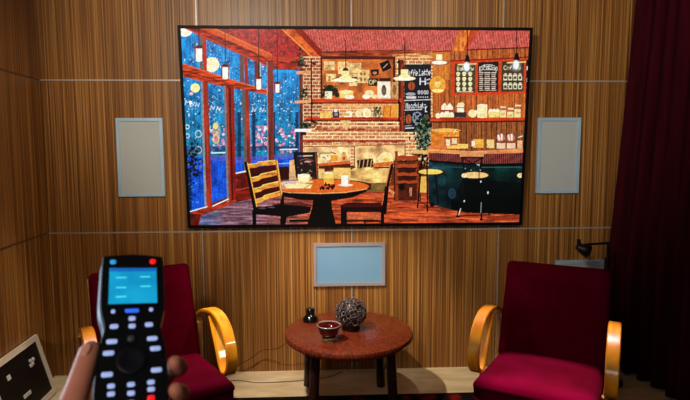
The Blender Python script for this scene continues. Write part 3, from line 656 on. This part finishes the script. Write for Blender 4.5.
    poly([(244.2, 161.5), (247.4, 161.5), (257.3, 209), (253.2, 210)], (16, 8, 8)); line([(247.6, 163), (256.6, 206)], 1.1, (250, 170, 60)); poly([(275, 159.5), (277.6, 160), (282.2, 192), (280.4, 200), (279.4, 190)], (196, 96, 24)); line([(277, 161), (281.5, 194)], .9, (255, 190, 90))
    # --- right foreground chair
    poly([(340, 205), (346, 202.2), (383, 202.4), (384, 211.5), (340, 211.8)], (34, 8, 10)); poly([(341, 205), (347, 203), (382, 203), (382, 206.5), (342, 206.8)], (96, 26, 24), .6)
    rect(340, 210, 346.4, 226, (10, 6, 8)); rect(379.8, 208, 383.4, 226, (10, 6, 8)); rect(346, 219.5, 381, 221.3, (26, 10, 8)); ell(364, 221.5, 1, 1.6, (40, 14, 10)); poly([(346, 212), (380, 212), (380, 219), (346, 219)], (216, 112, 66), .55)
    line([(391.3, 165), (386.5, 186), (382.2, 212)], 2.6, (24, 8, 8)); line([(389.4, 166), (385, 186), (381, 204)], .9, (206, 110, 60)); poly([(384, 186), (388, 186), (385.4, 214), (381.4, 214)], (14, 6, 8))
    # --- hanging lamps
    def lantern(cx, cy, w_, h_, top):
        line([(cx, 29), (cx, cy - h_ / 2)], .8, (54, 16, 14), .85)
        rect(cx - w_ / 2 - 1.3, cy - h_ / 2 - 1.5, cx + w_ / 2 + 1., cy + h_ / 2 + .3, (150, 50, 20)); rect(cx - w_ / 2, cy - h_ / 2 + 1, cx + w_ / 2, cy + h_ / 2, (255, 252, 238)); rect(cx - w_ / 2 + .5, cy - h_ / 2 - 1.6, cx + w_ / 2 - .5, cy - h_ / 2 + .8, (96, 40, 30)); ell(cx, cy + h_ / 2, w_ / 2, 1.2, (255, 240, 215))
    lantern(200, 54.5, 6.4, 13, 29); lantern(226, 72.5, 5.6, 12, 29); lantern(259.2, 83.5, 4.8, 10.5, 29); lantern(277.7, 87.5, 4., 8.5, 70)
    def pend(cx, cy, r, y0):
        line([(cx + .4, y0), (cx + .4, cy - 9)], .9, (60, 16, 12)); poly([(cx - 1.5, cy - 12), (cx + 2, cy - 12), (cx + 3.4, cy - 8.5), (cx - 3.2, cy - 8.5)], (90, 26, 12))
        rect(cx - 3.6, cy - 9, cx + 3.8, cy - 2, (255, 236, 150)); ell(cx, cy - .6, r, 2.6, (120, 60, 26)); ell(cx, cy + .2, r, 2.2, (255, 246, 190)); ell(cx, cy - 2, r * .5, 1.8, (255, 240, 160))
    pend(345.3, 80, 12.6, 41); pend(404, 78.3, 11, 38)
    rect(435.5, 54.5, 441.5, 60, (255, 236, 160)); ell(438.6, 62.6, 7.6, 2., (255, 250, 220), 1., .4, (170, 80, 30))
    for cx, cy in ((466.4, 56), (515.4, 54)):
        line([(cx + .2, 30), (cx + .2, cy)], .9, (40, 14, 14)); poly([(cx - 1, cy - 1), (cx + 1.4, cy - 1), (cx + 3.2, cy + 6), (cx - 3, cy + 6)], (26, 12, 14)); line([(cx - 9, cy + 8.6), (cx + 8.6, cy + 7.8)], 1.5, (250, 200, 120), .9)
        ell(cx - .6, cy + 11.5, 5, 6, (200, 230, 240), .35, 3.); ell(cx - .6, cy + 10.6, 3., 4.4, (236, 252, 255), .95, 1.2)
    # grain, contrast and a little crispness like the displayed picture
    gr = vnoise(X, Y, 1.1, 1.1, 77) * .6 + vnoise(X, Y, 2.6, 2.6, 78) * .4
    img *= (.84 + .32 * gr)[..., None]
    k = np.clip(img / 255, 0, 1); k = k * .62 + (k * k * (3 - 2 * k)) * .38; lu = (k @ np.array([.35, .5, .15]))[..., None]; k = np.clip(lu + .86 * (k - lu), 0, 1)
    b = k.copy()
    for _ in range(2): b[1:-1, 1:-1] = (b[1:-1, 1:-1] * 2 + b[:-2, 1:-1] + b[2:, 1:-1] + b[1:-1, :-2] + b[1:-1, 2:]) / 6
    return np.clip(k + .7 * (k - b), 0, 1) * 255
#PAINT_END

def television():
    bot = Vector((.2115, 3.165, .9245)); tilt = math.radians(4.3); W = 2.058; H = 1.181
    up = Vector((0, -math.sin(tilt), math.cos(tilt))); rt = Vector((1, 0, 0)); nrm = rt.cross(up)   # nrm faces the room
    root = thing('television', 'large wall-mounted television showing a cosy cafe scene', 'television', bot)
    M = basis((0, 0, 0), rt, up, nrm)
    bz = .017
    bm = bmesh.new()
    for c, s in (((0, H - bz / 2, -.012), (W, bz, .03)), ((0, bz / 2, -.012), (W, bz, .03)),
                 ((-W / 2 + bz / 2, H / 2, -.012), (bz, H - 2 * bz, .03)), ((W / 2 - bz / 2, H / 2, -.012), (bz, H - 2 * bz, .03))):
        box(bm, c, s, M=M)
    obj('bezel', bm, M_BLACK, root)
    bm = bmesh.new(); box(bm, (0, H / 2, -.02), (W - .01, H - .01, .012), M=M); obj('back_cover', bm, M_BLACK, root)
    bm = bmesh.new(); box(bm, (0, H * .62, -.0495), (.5, .4, .048), M=M); obj('wall_bracket', bm, M_BLACK, root)
    # the picture: emissive screen
    im = paint()[::-1]
    sh, sw = im.shape[:2]; w, h = W - 2 * bz, H - 2 * bz
    gx, gy = np.meshgrid(np.linspace(-w / 2, w / 2, sw), np.linspace(bz, H - bz, sh))
    P = gx[..., None] * np.array(rt) + gy[..., None] * np.array(up) + np.array(nrm) * -.004
    me = bpy.data.meshes.new('screen'); nv = sw * sh; nf = (sw - 1) * (sh - 1)
    me.vertices.add(nv); me.vertices.foreach_set('co', P.reshape(-1).astype(np.float32))
    idx = np.arange(nv).reshape(sh, sw)
    q = np.stack([idx[:-1, :-1], idx[:-1, 1:], idx[1:, 1:], idx[1:, :-1]], -1).reshape(-1).astype(np.int32)
    me.loops.add(nf * 4); me.loops.foreach_set('vertex_index', q)
    me.polygons.add(nf); me.polygons.foreach_set('loop_start', np.arange(0, nf * 4, 4, dtype=np.int32))
    me.update(calc_edges=True); me.validate()
    at = me.color_attributes.new('picture', 'FLOAT_COLOR', 'POINT')
    c = im.reshape(-1, 3) / 255.; c = np.where(c <= .04045, c / 12.92, ((c + .055) / 1.055) ** 2.4)
    at.data.foreach_set('color', np.concatenate([c, np.ones((nv, 1))], 1).reshape(-1).astype(np.float32))
    m, N, L, b = new_mat('tv_picture')
    a = N.new('ShaderNodeAttribute'); a.attribute_name = 'picture'
    b.inputs['Base Color'].default_value = (.004, .004, .004, 1); b.inputs['Roughness'].default_value = .3; b.inputs['Specular IOR Level'].default_value = .1
    L.new(a.outputs['Color'], b.inputs['Emission Color']); b.inputs['Emission Strength'].default_value = TV_GAIN
    me.materials.append(m)
    o = bpy.data.objects.new('screen', me); COL.objects.link(o); o.parent = root
TV_GAIN = 1.0
television()

# ------------------------------------------------------------------ wall speakers
def speaker(x0, x1, z0, z1, label, fm, gm, fr=.02):
    w, h = x1 - x0, z1 - z0
    root = thing('wall_speaker', label, 'speaker', ((x0 + x1) / 2, D, z0), 0, 'framed wall speakers')
    bm = bmesh.new()
    for c, s in (((0, -.008, fr / 2), (w, .016, fr)), ((0, -.008, h - fr / 2), (w, .016, fr)),
                 ((-w / 2 + fr / 2, -.008, h / 2), (fr, .016, h - 2 * fr)), ((w / 2 - fr / 2, -.008, h / 2), (fr, .016, h - 2 * fr))):
        box(bm, c, s)
    obj('frame', bm, fm, root)
    bm = bmesh.new(); box(bm, (0, -.005, h / 2), (w - 2 * fr, .01, h - 2 * fr)); obj('grille', bm, gm, root)
speaker(-1.229, -.953, 1.117, 1.587, 'upright grey wall speaker left of the television', M_SPK_FRAME, M_SPK_GRILLE)
speaker(1.334, 1.605, 1.119, 1.587, 'upright grey wall speaker right of the television', M_SPK_FRAME, M_SPK_GRILLE)
speaker(-.059, .389, .546, .817, 'wide wall speaker with a painted blue reflection centred below the television', M_SPK_FRAME2, M_SPK_REFLECT)
speaker(1.478, 1.93, .41, .69, 'grey wall speaker half hidden behind the right armchair', M_SPK_FRAME, M_SPK_GRILLE)

# ------------------------------------------------------------------ armchairs
ARM = smooth_path([(-.20, .50), (-.08, .562), (.05, .603), (.18, .615), (.28, .588), (.345, .53), (.37, .46), (.346, .402), (.292, .374),
                   (.245, .398), (.20, .46), (.145, .53), (.10, .588)], 6)
def armchair(label, loc, rot, bw=.492):
    t = thing('armchair', label, 'armchair', loc, rot, 'burgundy armchairs beside the round table')
    # seat
    n = Vector((0, .06, .54)).normalized()
    bm = bmesh.new()
    slab(bm, .475, .58, .13, .010, .02, basis((0, -.262, .345), (-1, 0, 0), Vector((0, -.54, .06)), Vector((0, .06, .54))), ny=24, roll=.055)
    obj('seat', bm, M_VELVET, t, True)
    # backrest: from (f .0, z .36) to (f -.195, z .806)
    d = Vector((0, .205, .446)).normalized(); nf = Vector((1, 0, 0)).cross(d)
    mid = Vector((0, .10, .572)) - nf * .04
    bm = bmesh.new(); slab(bm, bw, .50, .08, .006, .022, basis(mid, (1, 0, 0), d, nf)); obj('backrest', bm, M_VELVET, t, True)
    bm = bmesh.new(); box(bm, (-.006, -.005, 0), (bw - .004, .485, .014), .004, M=basis(mid - nf * .045, (1, 0, 0), d, nf)); obj('back_frame', bm, M_LEGWOOD, t)
    for s in (-1, 1):
        bm = bmesh.new(); strip(bm, ARM, s * .274 - .026, s * .274 + .026, .019)
        a = obj('armrest', bm, M_ARM, t, True, 40)
        bm = bmesh.new(); lathe(bm, [(.008, 0), (.008, .004), (.004, .006), (0, .006)], 12, basis((s * .274, -.362, .425), (1, 0, 0), (0, 0, 1), (0, -1, -.25))); obj('screw_cap', bm, M_LEGWOOD, a)
        bm = bmesh.new(); tube(bm, [(s * .247, -.285, .362), (s * .247, -.285, .17), (s * .247, -.285, 0)], [.018, .017, .014], 10); obj('leg', bm, M_LEGWOOD, t, True, 40)
        bm = bmesh.new(); tube(bm, [(s * .262, .12, .50), (s * .268, .16, .30), (s * .275, .27, 0)], [.018, .02, .015], 10); obj('leg', bm, M_LEGWOOD, t, True, 40)
        bm = bmesh.new(); box(bm, (s * .25, -.09, .30), (.022, .50, .045), .004); obj('side_rail', bm, M_LEGWOOD, t)
        bm = bmesh.new(); box(bm, (s * .264, .165, .505), (.03, .07, .03), .004); obj('arm_joint', bm, M_LEGWOOD, t)
    bm = bmesh.new(); box(bm, (0, -.33, .285), (.50, .022, .05), .004); obj('front_rail', bm, M_LEGWOOD, t)
    bm = bmesh.new(); box(bm, (0, .155, .285), (.50, .022, .05), .004); obj('rear_rail', bm, M_LEGWOOD, t)
    return t
armchair('burgundy velvet armchair with bentwood arms right of the table, by the curtain', (1.09, 2.388, .008), math.radians(-31), .496)
armchair('burgundy velvet armchair with bentwood arms left of the table, behind the remote', (-.819, 2.437, .008), math.radians(28), .476)

# ------------------------------------------------------------------ round table and what stands on it
TC = (.14, 2.79); TZ = .404
t = thing('side_table', 'round red-brown side table on dark legs between the armchairs', 'table', (TC[0], TC[1], 0))
bm = bmesh.new(); R = .352
lathe(bm, [(0, TZ - .045), (R - .03, TZ - .045), (R - .008, TZ - .04), (R, TZ - .028), (R + .001, TZ - .016), (R - .003, TZ - .005), (R - .012, TZ), (0, TZ)], 72)
obj('tabletop', bm, M_TABLE, t, True, 35)
for x, y, z0 in ((-.056, 2.57, .008), (.365, 2.605, .008), (-.095, 2.985, 0), (.337, 2.955, 0)):
    dx, dy = x - TC[0], y - TC[1]
    bm = bmesh.new(); tube(bm, [(dx * .93, dy * .93, TZ - .046), (dx, dy, z0)], [.028, .025], 14); obj('leg', bm, M_TLEG, t, True, 40)
bm = bmesh.new(); lathe(bm, [(.20, TZ - .075), (.20, TZ - .046), (.185, TZ - .046), (.185, TZ - .075), (.20, TZ - .075)], 40, cap=False); obj('apron', bm, M_TLEG, t)

# vase of coral-like rings
t = thing('ring_vase', 'round black vase covered in small glossy curled rings', 'vase', (.152, 2.80, TZ))
bm = bmesh.new(); lathe(bm, [(0, 0), (.05, 0), (.052, .012), (.045, .022), (.066, .045), (.079, .085), (.07, .125), (.045, .152), (.03, .158), (.024, .15), (.0, .14)], 32); obj('body', bm, M_CORE, t, True)
bm = bmesh.new(); rg = random.Random(4); N_ = 105
for k in range(N_):
    zz = 1 - 2 * (k + .5) / N_; ph = k * 2.39996
    if zz < -.72: continue
    n = Vector((math.sqrt(1 - zz * zz) * math.cos(ph), math.sqrt(1 - zz * zz) * math.sin(ph), zz))
    c = Vector((0, 0, .093)) + Vector((n.x * .083, n.y * .083, n.z * .074))
    q = (n + Vector((rg.uniform(-.7, .7), rg.uniform(-.7, .7), rg.uniform(-.7, .7)))).normalized(); a = q.orthogonal().normalized(); b = q.cross(a)
    rr = rg.uniform(.010, .0145)
    tube(bm, [c + rr * (math.cos(2 * PI * i / 10) * a + math.sin(2 * PI * i / 10) * b) for i in range(10)], .0032, 6, closed=True)
obj('ring_crust', bm, M_RINGS, t, True)

# ruby glass bowl with a thick clear foot
t = thing('glass_bowl', 'small ruby red glass bowl with thick clear foot', 'bowl', (.028, 2.625, TZ))
bm = bmesh.new(); lathe(bm, [(0, .022), (.034, .024), (.05, .045), (.06, .078), (.0615, .082), (.057, .083), (.046, .052), (.032, .034), (0, .031)], 36); obj('cup', bm, M_REDGLASS, t, True)
bm = bmesh.new(); lathe(bm, [(0, .0), (.030, 0), (.036, .006), (.036, .0225), (0, .0215)], 36); obj('foot', bm, M_CLEARGLASS, t, True, 40)
bm = bmesh.new(); lathe(bm, [(.0572, .0832), (.0615, .0825), (.0632, .0855), (.0605, .088), (.0572, .0865), (.0572, .0832)], 36, cap=False); obj('rim', bm, M_RIM, t, True)

t = thing('table_bell', 'small glossy black bell-shaped object at left rear of the table', 'bell', (-.075, 2.945, TZ))
bm = bmesh.new(); lathe(bm, [(0, 0), (.043, 0), (.045, .006), (.042, .022), (.033, .036), (.024, .042), (0, .043)], 30); obj('base', bm, M_BLACKGLOSS, t, True)
bm = bmesh.new(); lathe(bm, [(0, .040), (.025, .040), (.026, .046), (.0245, .066), (.0255, .073), (.020, .078), (0, .078)], 24); obj('knob', bm, M_BLACKGLOSS, t, True)

# cords
bm = bmesh.new(); tube(bm, [tuple(p) for p in smooth_path([(-.62, 3.10, .006), (-.56, 3.15, .03), (-.523, 3.165, .063), (-.454, 3.165, .10), (-.385, 3.16, .15), (-.285, 3.13, .174), (-.22, 3.10, .23), (-.16, 3.05, .33), (-.13, 3.03, .395), (-.10, 2.985, .4075)], 5)], .0026, 6)
tag(obj('power_cord', bm, M_CORD, None, True), 'thin brown cord looping from the tabletop to the wall', 'cord')
bm = bmesh.new(); tube(bm, [tuple(p) for p in smooth_path([(-.62, 3.06, .003), (-.508, 3.065, .003), (-.414, 3.032, .003), (-.30, 3.03, .003), (-.144, 3.046, .003), (.02, 3.08, .003), (.12, 3.17, .003)], 5)], .0018, 6)
tag(obj('floor_cable', bm, M_CORD, None, True), 'thin cable lying along the beige floor behind the table', 'cord')

# ------------------------------------------------------------------ reading lamp behind the right chair
LX, LY = 1.675, 2.95
t = thing('reading_lamp', 'black swing-arm reading lamp standing behind the right armchair', 'lamp', (LX, LY, 0))
bm = bmesh.new(); lathe(bm, [(0, 0), (.11, 0), (.11, .012), (.02, .02), (0, .02)], 32); obj('base', bm, M_LAMP, t, True, 35)
bm = bmesh.new(); tube(bm, [(0, 0, .015), (0, 0, .755)], .017, 14); tube(bm, [(0, 0, .75), (0, 0, .85)], .0085, 12); obj('post', bm, M_LAMP, t, True, 40)
bm = bmesh.new(); tube(bm, [(.004, 0, .842), (-.175, .0, .832)], .007, 10); obj('arm', bm, M_LAMP, t, True, 40)
bm = bmesh.new(); tube(bm, [(-.176, 0, .812), (-.176, 0, .868)], .011, 12); obj('hinge', bm, M_LAMP, t, True, 40)
bm = bmesh.new(); q = Vector((.85, -.1, -.36)).normalized(); a = q.orthogonal().normalized()
lathe(bm, [(0, 0), (.016, 0), (.02, .012), (.031, .038), (.040, .072), (.038, .073), (.028, .038), (0, .025)], 28, basis((-.188, 0, .822), a, q.cross(a), q)); obj('lamp_shade', bm, M_SHADE, t, True)

# ------------------------------------------------------------------ curtain
bm = bmesh.new(); path = []
top = [(1.905, 3.13), (1.95, 3.10), (2.0, 3.0), (2.0, 2.8), (2.0, 2.2), (2.0, 1.5), (2.0, .6)]
bot = [(1.785, 3.13), (1.84, 3.07), (1.92, 2.95), (1.94, 2.75), (1.94, 2.2), (1.95, 1.5), (1.95, .6)]
def resample(P, n):
    P = [np.array(p) for p in smooth_path(P, 12)]; d = [0]
    for a, b in zip(P, P[1:]): d.append(d[-1] + np.linalg.norm(b - a))
    s = np.linspace(0, d[-1], n); return np.stack([np.interp(s, d, [p[k] for p in P]) for k in (0, 1)], 1)
NS, NZ = 420, 26
A, B = resample(top, NS), resample(bot, NS)
G = []
for j in range(NZ + 1):
    v = j / NZ; z = 2.68 * (1 - v) + .015 * v
    k = min(1., v / .72) ** 1.15; Pm = A * (1 - k) + B * k; tg = np.gradient(Pm, axis=0); tg /= np.linalg.norm(tg, axis=1)[:, None]; nn = np.stack([tg[:, 1], -tg[:, 0]], 1)
    s = np.arange(NS) / NS * 2.75
    wv = np.sin(2 * PI * s / .118 + .7 * np.sin(s * 5)) * (.024 + .012 * v) + .012 * np.sin(2 * PI * s / .31 + 1 + v)
    wv *= np.clip(np.arange(NS) / 18, .15, 1)
    Q = Pm + nn * wv[:, None]; Q[:, 0] = np.minimum(Q[:, 0], 2.08); Q[:, 1] = np.minimum(Q[:, 1], 3.17)
    G.append([bm.verts.new((x, y, z)) for x, y in Q])
for j in range(NZ):
    for i in range(NS - 1): bm.faces.new((G[j][i], G[j][i + 1], G[j + 1][i + 1], G[j + 1][i]))
o = obj('curtain', bm, M_CURTAIN, None, True); tag(o, 'dark burgundy floor-length curtain hanging at the right side', 'curtain')
sm = o.modifiers.new('thickness', 'SOLIDIFY'); sm.thickness = .004
bm = bmesh.new(); tube(bm, [(2.0, .55, 2.70), (2.0, 2.85, 2.70), (1.9, 3.14, 2.70)], .012, 8); tag(obj('curtain_rail', bm, M_LAMP, None, True), 'dark rail the burgundy curtain hangs from', 'curtain rail')

# ------------------------------------------------------------------ framed picture leaning on the left wall
topc = Vector((-1.651, 2.963, .347)); al = Vector((-math.sin(TH) * -1, 0, 0))
along = Vector((.056, -1, 0)).normalized()                               # along the wall, towards the camera
outw = Vector((1, .056, 0)).normalized(); lean = math.radians(15)
dn = (Vector((0, 0, -1)) * math.cos(lean) + outw * math.sin(lean)); H = .347 / math.cos(lean) - .004; W = .50
nf = along.cross(dn); nf = nf if nf.dot(outw) > 0 else -nf
t = thing('framed_picture', 'black picture in a pale wooden frame leaning on the left wall', 'picture', topc + dn * H)
M = basis(-(dn * H) + nf * .009, along, dn, nf)     # local: x along, y down, z out
fr = .030
bm = bmesh.new()
for c, s in (((W / 2, fr / 2, 0), (W, fr, .016)), ((W / 2, H - fr / 2, 0), (W, fr, .016)), ((fr / 2, H / 2, 0), (fr, H - 2 * fr, .016)), ((W - fr / 2, H / 2, 0), (fr, H - 2 * fr, .016))):
    box(bm, c, s, M=M)
obj('frame', bm, M_FRAMEWOOD, t)
bm = bmesh.new(); box(bm, (W / 2, H / 2, -.004), (W - 2 * fr, H - 2 * fr, .01), M=M); bd = obj('picture_board', bm, M_ARTBLACK, t)
for c, s in (((.26, .245, .003), (.07, .02, .006)), ((.355, .105, .003), (.028, .026, .006))):
    bm = bmesh.new(); box(bm, c, s, .002, M=M); obj('relief_tile', bm, M_WHITE, bd)
for c in ((.139, .106), (.126, .126), (.109, .108), (.146, .130)):
    bm = bmesh.new(); lathe(bm, [(0, 0), (.011, 0), (.010, .006), (0, .008)], 12, M @ Matrix.Translation((c[0], c[1], .001))); obj('relief_flower', bm, M_WHITE, bd)

# ------------------------------------------------------------------ remote control and the hand that holds it
from mathutils import Quaternion
wv = Vector((-.7382, .4378, .1123)); RM = Quaternion(wv.normalized(), wv.length).to_matrix().to_4x4(); RM.translation = Vector((-.1986, -.0805, -.4877))
RW = CM @ RM                                              # remote local (u right, v up, n to the viewer) -> world
root = bpy.data.objects.new('remote_control', None); COL.objects.link(root); root.matrix_world = RW; root.empty_display_size = .03
tag(root, 'black handset remote control with lit blue screen held in the hand', 'remote control')
half = smooth_path([(.0262, .0350), (.0276, .030), (.0280, .0), (.0275, -.022), (.0240, -.038), (.0237, -.046), (.0268, -.06), (.0280, -.08), (.0278, -.115), (.0245, -.142), (.018, -.152)], 5)
outline = [(u, v) for u, v in half] + [(-u, v) for u, v in half[::-1]]
topcap = [(-.0236, .0345), (-.012, .0368), (0, .0375), (.012, .0368)]
outline = outline[:] ; outline += topcap[1:] if False else []
def body(z0, z1, inset):
    bm = bmesh.new(); A = []
    ol = [(u, v) for u, v in half] + [(-u, v) for u, v in half[::-1]] + [(-.012, .0368), (0, .0375), (.012, .0368)]
    cx, cy = 0, -.057
    for z, k in ((z0, inset), (z1 - .0025, 1.), (z1, .965)):
        A.append([bm.verts.new((u * k, cy + (v - cy) * (k * .3 + .7), z)) for u, v in ol])
    n = len(ol)
    for P, Q in zip(A, A[1:]):
        for i in range(n): bm.faces.new((P[i], P[(i + 1) % n], Q[(i + 1) % n], Q[i]))
    bm.faces.new(A[0]); bm.faces.new(A[-1]); return bm
obj('front_shell', body(-.0075, 0, 1.), M_REMOTE, root, True, 35)
obj('back_shell', body(-.020, -.0078, 1.05), M_REMOTE_SIDE, root, True, 35)
bm = bmesh.new(); box(bm, (0, 0, .0003), (.044, .0425, .0012), .0004); obj('screen_bezel', bm, M_BLACKGLOSS, root)
bm = bmesh.new(); box(bm, (0, -.0002, .001), (.0415, .039, .0006)); lcd = obj('screen', bm, M_LCD, root)
bm = bmesh.new(); box(bm, (0, .0172, .0014), (.0405, .0035, .0003)); obj('status_bar', bm, M_LCDBAR, lcd)
for u, v in ((-.0105, .0085), (.0105, .0092), (-.0105, -.0025), (.0107, -.0016), (-.0105, -.0125)):
    bm = bmesh.new(); box(bm, (u, v, .0014), (.0092, .0011, .0003)); obj('menu_text', bm, M_LCDTXT, lcd)
def button(u, v, w, h, m, name='button'):
    bm = bmesh.new(); box(bm, (0, 0, .0008), (w, h, .0028), min(w, h) * .38, 3); o = obj(name, bm, m, root, True); o.location = (u, v, 0)
button(-.0181, .0268, .0052, .0048, M_BTN_CYAN); button(.0176, .0274, .0056, .0052, M_BTN_RED)
button(-.0009, -.0272, .0118, .0036, M_BTN_BLUE)
for u, v in ((-.0166, -.0274), (.0153, -.0267)): button(u, v, .0036, .0036, M_BTN)
for u, v in ((-.0009, -.0352), (-.0008, -.0428)): button(u, v, .0058, .0043, M_BTN)
for u, v in ((-.0154, -.0424), (.0133, -.0421)): button(u, v, .0068, .0043, M_BTN)
button(-.0016, -.055, .0060, .0054, M_BTN_DARK)
for u, v in ((-.0168, -.0568), (.0158, -.056), (-.0190, -.0674), (.0182, -.0658), (-.0196, -.0863), (.0186, -.0857)): button(u, v, .0088, .0042, M_BTN)
bm = bmesh.new(); lathe(bm, [(.007, -.0002), (.0125, -.0002), (.0122, .0012), (.0095, .0016), (.007, .0006)], 36); o = obj('navigation_ring', bm, M_PAD, root, True); o.location = (-.0012, -.0752, 0)
for u, v in ((-.0163, -.0964), (-.0013, -.0966), (.0141, -.0961), (-.0161, -.1030), (-.0013, -.1039), (.0141, -.1022), (-.0161, -.112), (-.0013, -.112), (-.0161, -.120), (-.0013, -.120), (.0141, -.118)): button(u, v, .0058, .0040, M_BTN)
button(.0139, -.1097, .0058, .0046, M_BTN_RED)

def capsule(bm, pts):
    """Rounded tapering limb through (u,v,n,r) points."""
    P = smooth_path(pts, 5)
    a, b = P[0], P[-1]
    d0 = a[:3] - P[1][:3]; d0 /= np.linalg.norm(d0); d1 = b[:3] - P[-2][:3]; d1 /= np.linalg.norm(d1)
    ext = []
    for k in (.98, .85, .6, .3): ext.append(np.append(a[:3] + d0 * a[3] * k, a[3] * math.sqrt(1 - k * k)))
    tail = [np.append(b[:3] + d1 * b[3] * k, b[3] * math.sqrt(1 - k * k)) for k in (.3, .6, .85, .98)]
    Q = ext + P + tail
    tube(bm, [tuple(q[:3]) for q in Q], [float(q[3]) for q in Q], 14)
bm = bmesh.new()
# thumb along the left edge
capsule(bm, [(-.052, -.150, -.030, .0150), (-.047, -.118, -.016, .0125), (-.0395, -.088, -.009, .0102), (-.0345, -.066, -.0065, .0092), (-.0325, -.060, -.006, .0082)])
# palm behind the handset
for u, v, r0_, r1_ in ((-.020, -.135, .017, .014), (-.006, -.138, .017, .0135), (.008, -.145, .016, .013), (.018, -.156, .015, .0125)):
    capsule(bm, [(-.022, -.215, -.045, .021), (u - .004, (v - .215) / 2, -.043, r0_), (u, v + .02, -.0385, r1_)])
capsule(bm, [(-.030, -.215, -.044, .021), (-.046, -.175, -.038, .019), (-.050, -.150, -.030, .0145)])
# four fingers wrapping behind to the right edge
for (v0, v1, vt, r) in ((-.108, -.074, -.080, .0078), (-.126, -.098, -.1045, .0082), (-.144, -.123, -.128, .0078), (-.158, -.145, -.147, .0068)):
    capsule(bm, [(-.008, v0, -.039, r * 1.22), (.018, (v0 + v1) / 2, -.038, r * 1.1), (.032, v1, -.031, r * 1.07), (.0395, (v1 + vt) / 2, -.018, r), (.0372, vt, -.006, r * .95), (.0335, vt - .001, .002, r * .82)])
# wrist and forearm
capsule(bm, [(-.020, -.205, -.044, .026), (-.024, -.245, -.052, .0265), (-.030, -.30, -.075, .030), (-.04, -.40, -.13, .037)])
h = obj('person', bm, M_SKIN, None, True)
h.matrix_world = RW
rm = h.modifiers.new('remesh', 'REMESH'); rm.mode = 'VOXEL'; rm.voxel_size = .0016; rm.use_smooth_shade = True
ss = h.modifiers.new('smooth', 'SMOOTH'); ss.factor = .5; ss.iterations = 6
bpy.context.view_layer.update()
dg = bpy.context.evaluated_depsgraph_get(); me = bpy.data.meshes.new_from_object(h.evaluated_get(dg)); h.modifiers.clear(); h.data = me
for p in me.polygons: p.use_smooth = True
if not me.materials: me.materials.append(M_SKIN)
tag(h, "viewer's left hand and forearm gripping the black remote control", 'person')
def nail(pos, nrm, length, w, l):
    n = Vector(nrm).normalized(); y = Vector(length); y = (y - n * y.dot(n)).normalized(); x = y.cross(n)
    bm = bmesh.new(); vs = bmesh.ops.create_uvsphere(bm, u_segments=16, v_segments=8, radius=1.)['verts']; bmesh.ops.scale(bm, vec=(w / 2, l / 2, .0012), verts=vs); bmesh.ops.transform(bm, matrix=basis(pos, x, y, n), verts=vs)
    o = obj('fingernail', bm, M_NAIL, h, True)
nail((-.0375, -.063, .0010), (-.5, .15, .85), (.25, 1, 0), .0105, .013)

# ------------------------------------------------------------------ light
def spot(loc, tgt, power, col, size=70, blend=.6, rad=.05):
    l = bpy.data.lights.new('spot_light', 'SPOT'); l.energy = power; l.color = col; l.spot_size = math.radians(size); l.spot_blend = blend; l.shadow_soft_size = rad
    o = bpy.data.objects.new('spot_light', l); COL.objects.link(o); o.location = loc
    o.rotation_euler = (Vector(tgt) - Vector(loc)).to_track_quat('-Z', 'Y').to_euler()
def area(loc, tgt, power, col, sx, sy):
    l = bpy.data.lights.new('fill_light', 'AREA'); l.shape = 'RECTANGLE'; l.energy = power; l.color = col; l.size = sx; l.size_y = sy
    o = bpy.data.objects.new('fill_light', l); COL.objects.link(o); o.location = loc
    o.rotation_euler = (Vector(tgt) - Vector(loc)).to_track_quat('-Z', 'Y').to_euler()
WARM = (1., .86, .68); COOL = (.66, .82, 1.)
WARM2 = (1., .90, .75)
spot((-.85, .15, 2.65), (.1, 3.2, 2.35), 270, WARM2, 74, .55, .16)
spot((1.0, .5, 2.65), (1.3, 3.2, 2.2), 70, WARM2, 62, .7, .1)  # added fill that lightens the right part of the back wall
spot((-.85, 1.8, 2.70), (.1, 2.8, .3), 300, WARM, 36, .6)
spot((.15, 2.2, 2.70), (.2, 3.2, .65), 70, WARM, 34, .8)  # added fill for the lower wall between the chairs
spot((1.45, 3.05, 2.70), (.855, 1.95, .42), 400, (1., .80, .88), 22, .4)
spot((-1.2, 3.05, 2.70), (-.555, 2.08, .42), 230, (1., .82, .84), 22, .4)
spot((1.3, .9, 2.65), (-1.66, 2.6, .95), 120, (1., .78, .52), 44, .7)  # added orange fill for the left wall, no fixture there
spot((-.95, 2.1, 2.70), (-1.58, 2.75, .2), 130, WARM2, 22, .8)  # extra spot added to brighten the leaning picture and floor corner
area((-1.3, .95, 1.35), (-.2, .45, 1.25), 11, COOL, .4, .7)  # cool fill standing in for window light from the left, no window built
area((-.5, -.5, 1.7), (-.2, .5, 1.25), 7, (1., .86, .76), .5, .5)  # added warm fill behind the hand, neither window nor lamp there
spot((.3, .6, 2.6), (.80, 1.86, .36), 520, (1., .78, .92), 13, .6)  # narrow fill added for the front edge of the right seat

w = bpy.data.worlds.new('world'); scene.world = w; w.use_nodes = True
w.node_tree.nodes['Background'].inputs['Color'].default_value = (.5, .58, .7, 1); w.node_tree.nodes['Background'].inputs['Strength'].default_value = .06

vs = scene.view_settings
scene.display_settings.display_device = 'sRGB'
vs.view_transform = 'Standard'; vs.look = 'None'; vs.gamma = 1.; vs.exposure = 0.; vs.use_curve_mapping = False
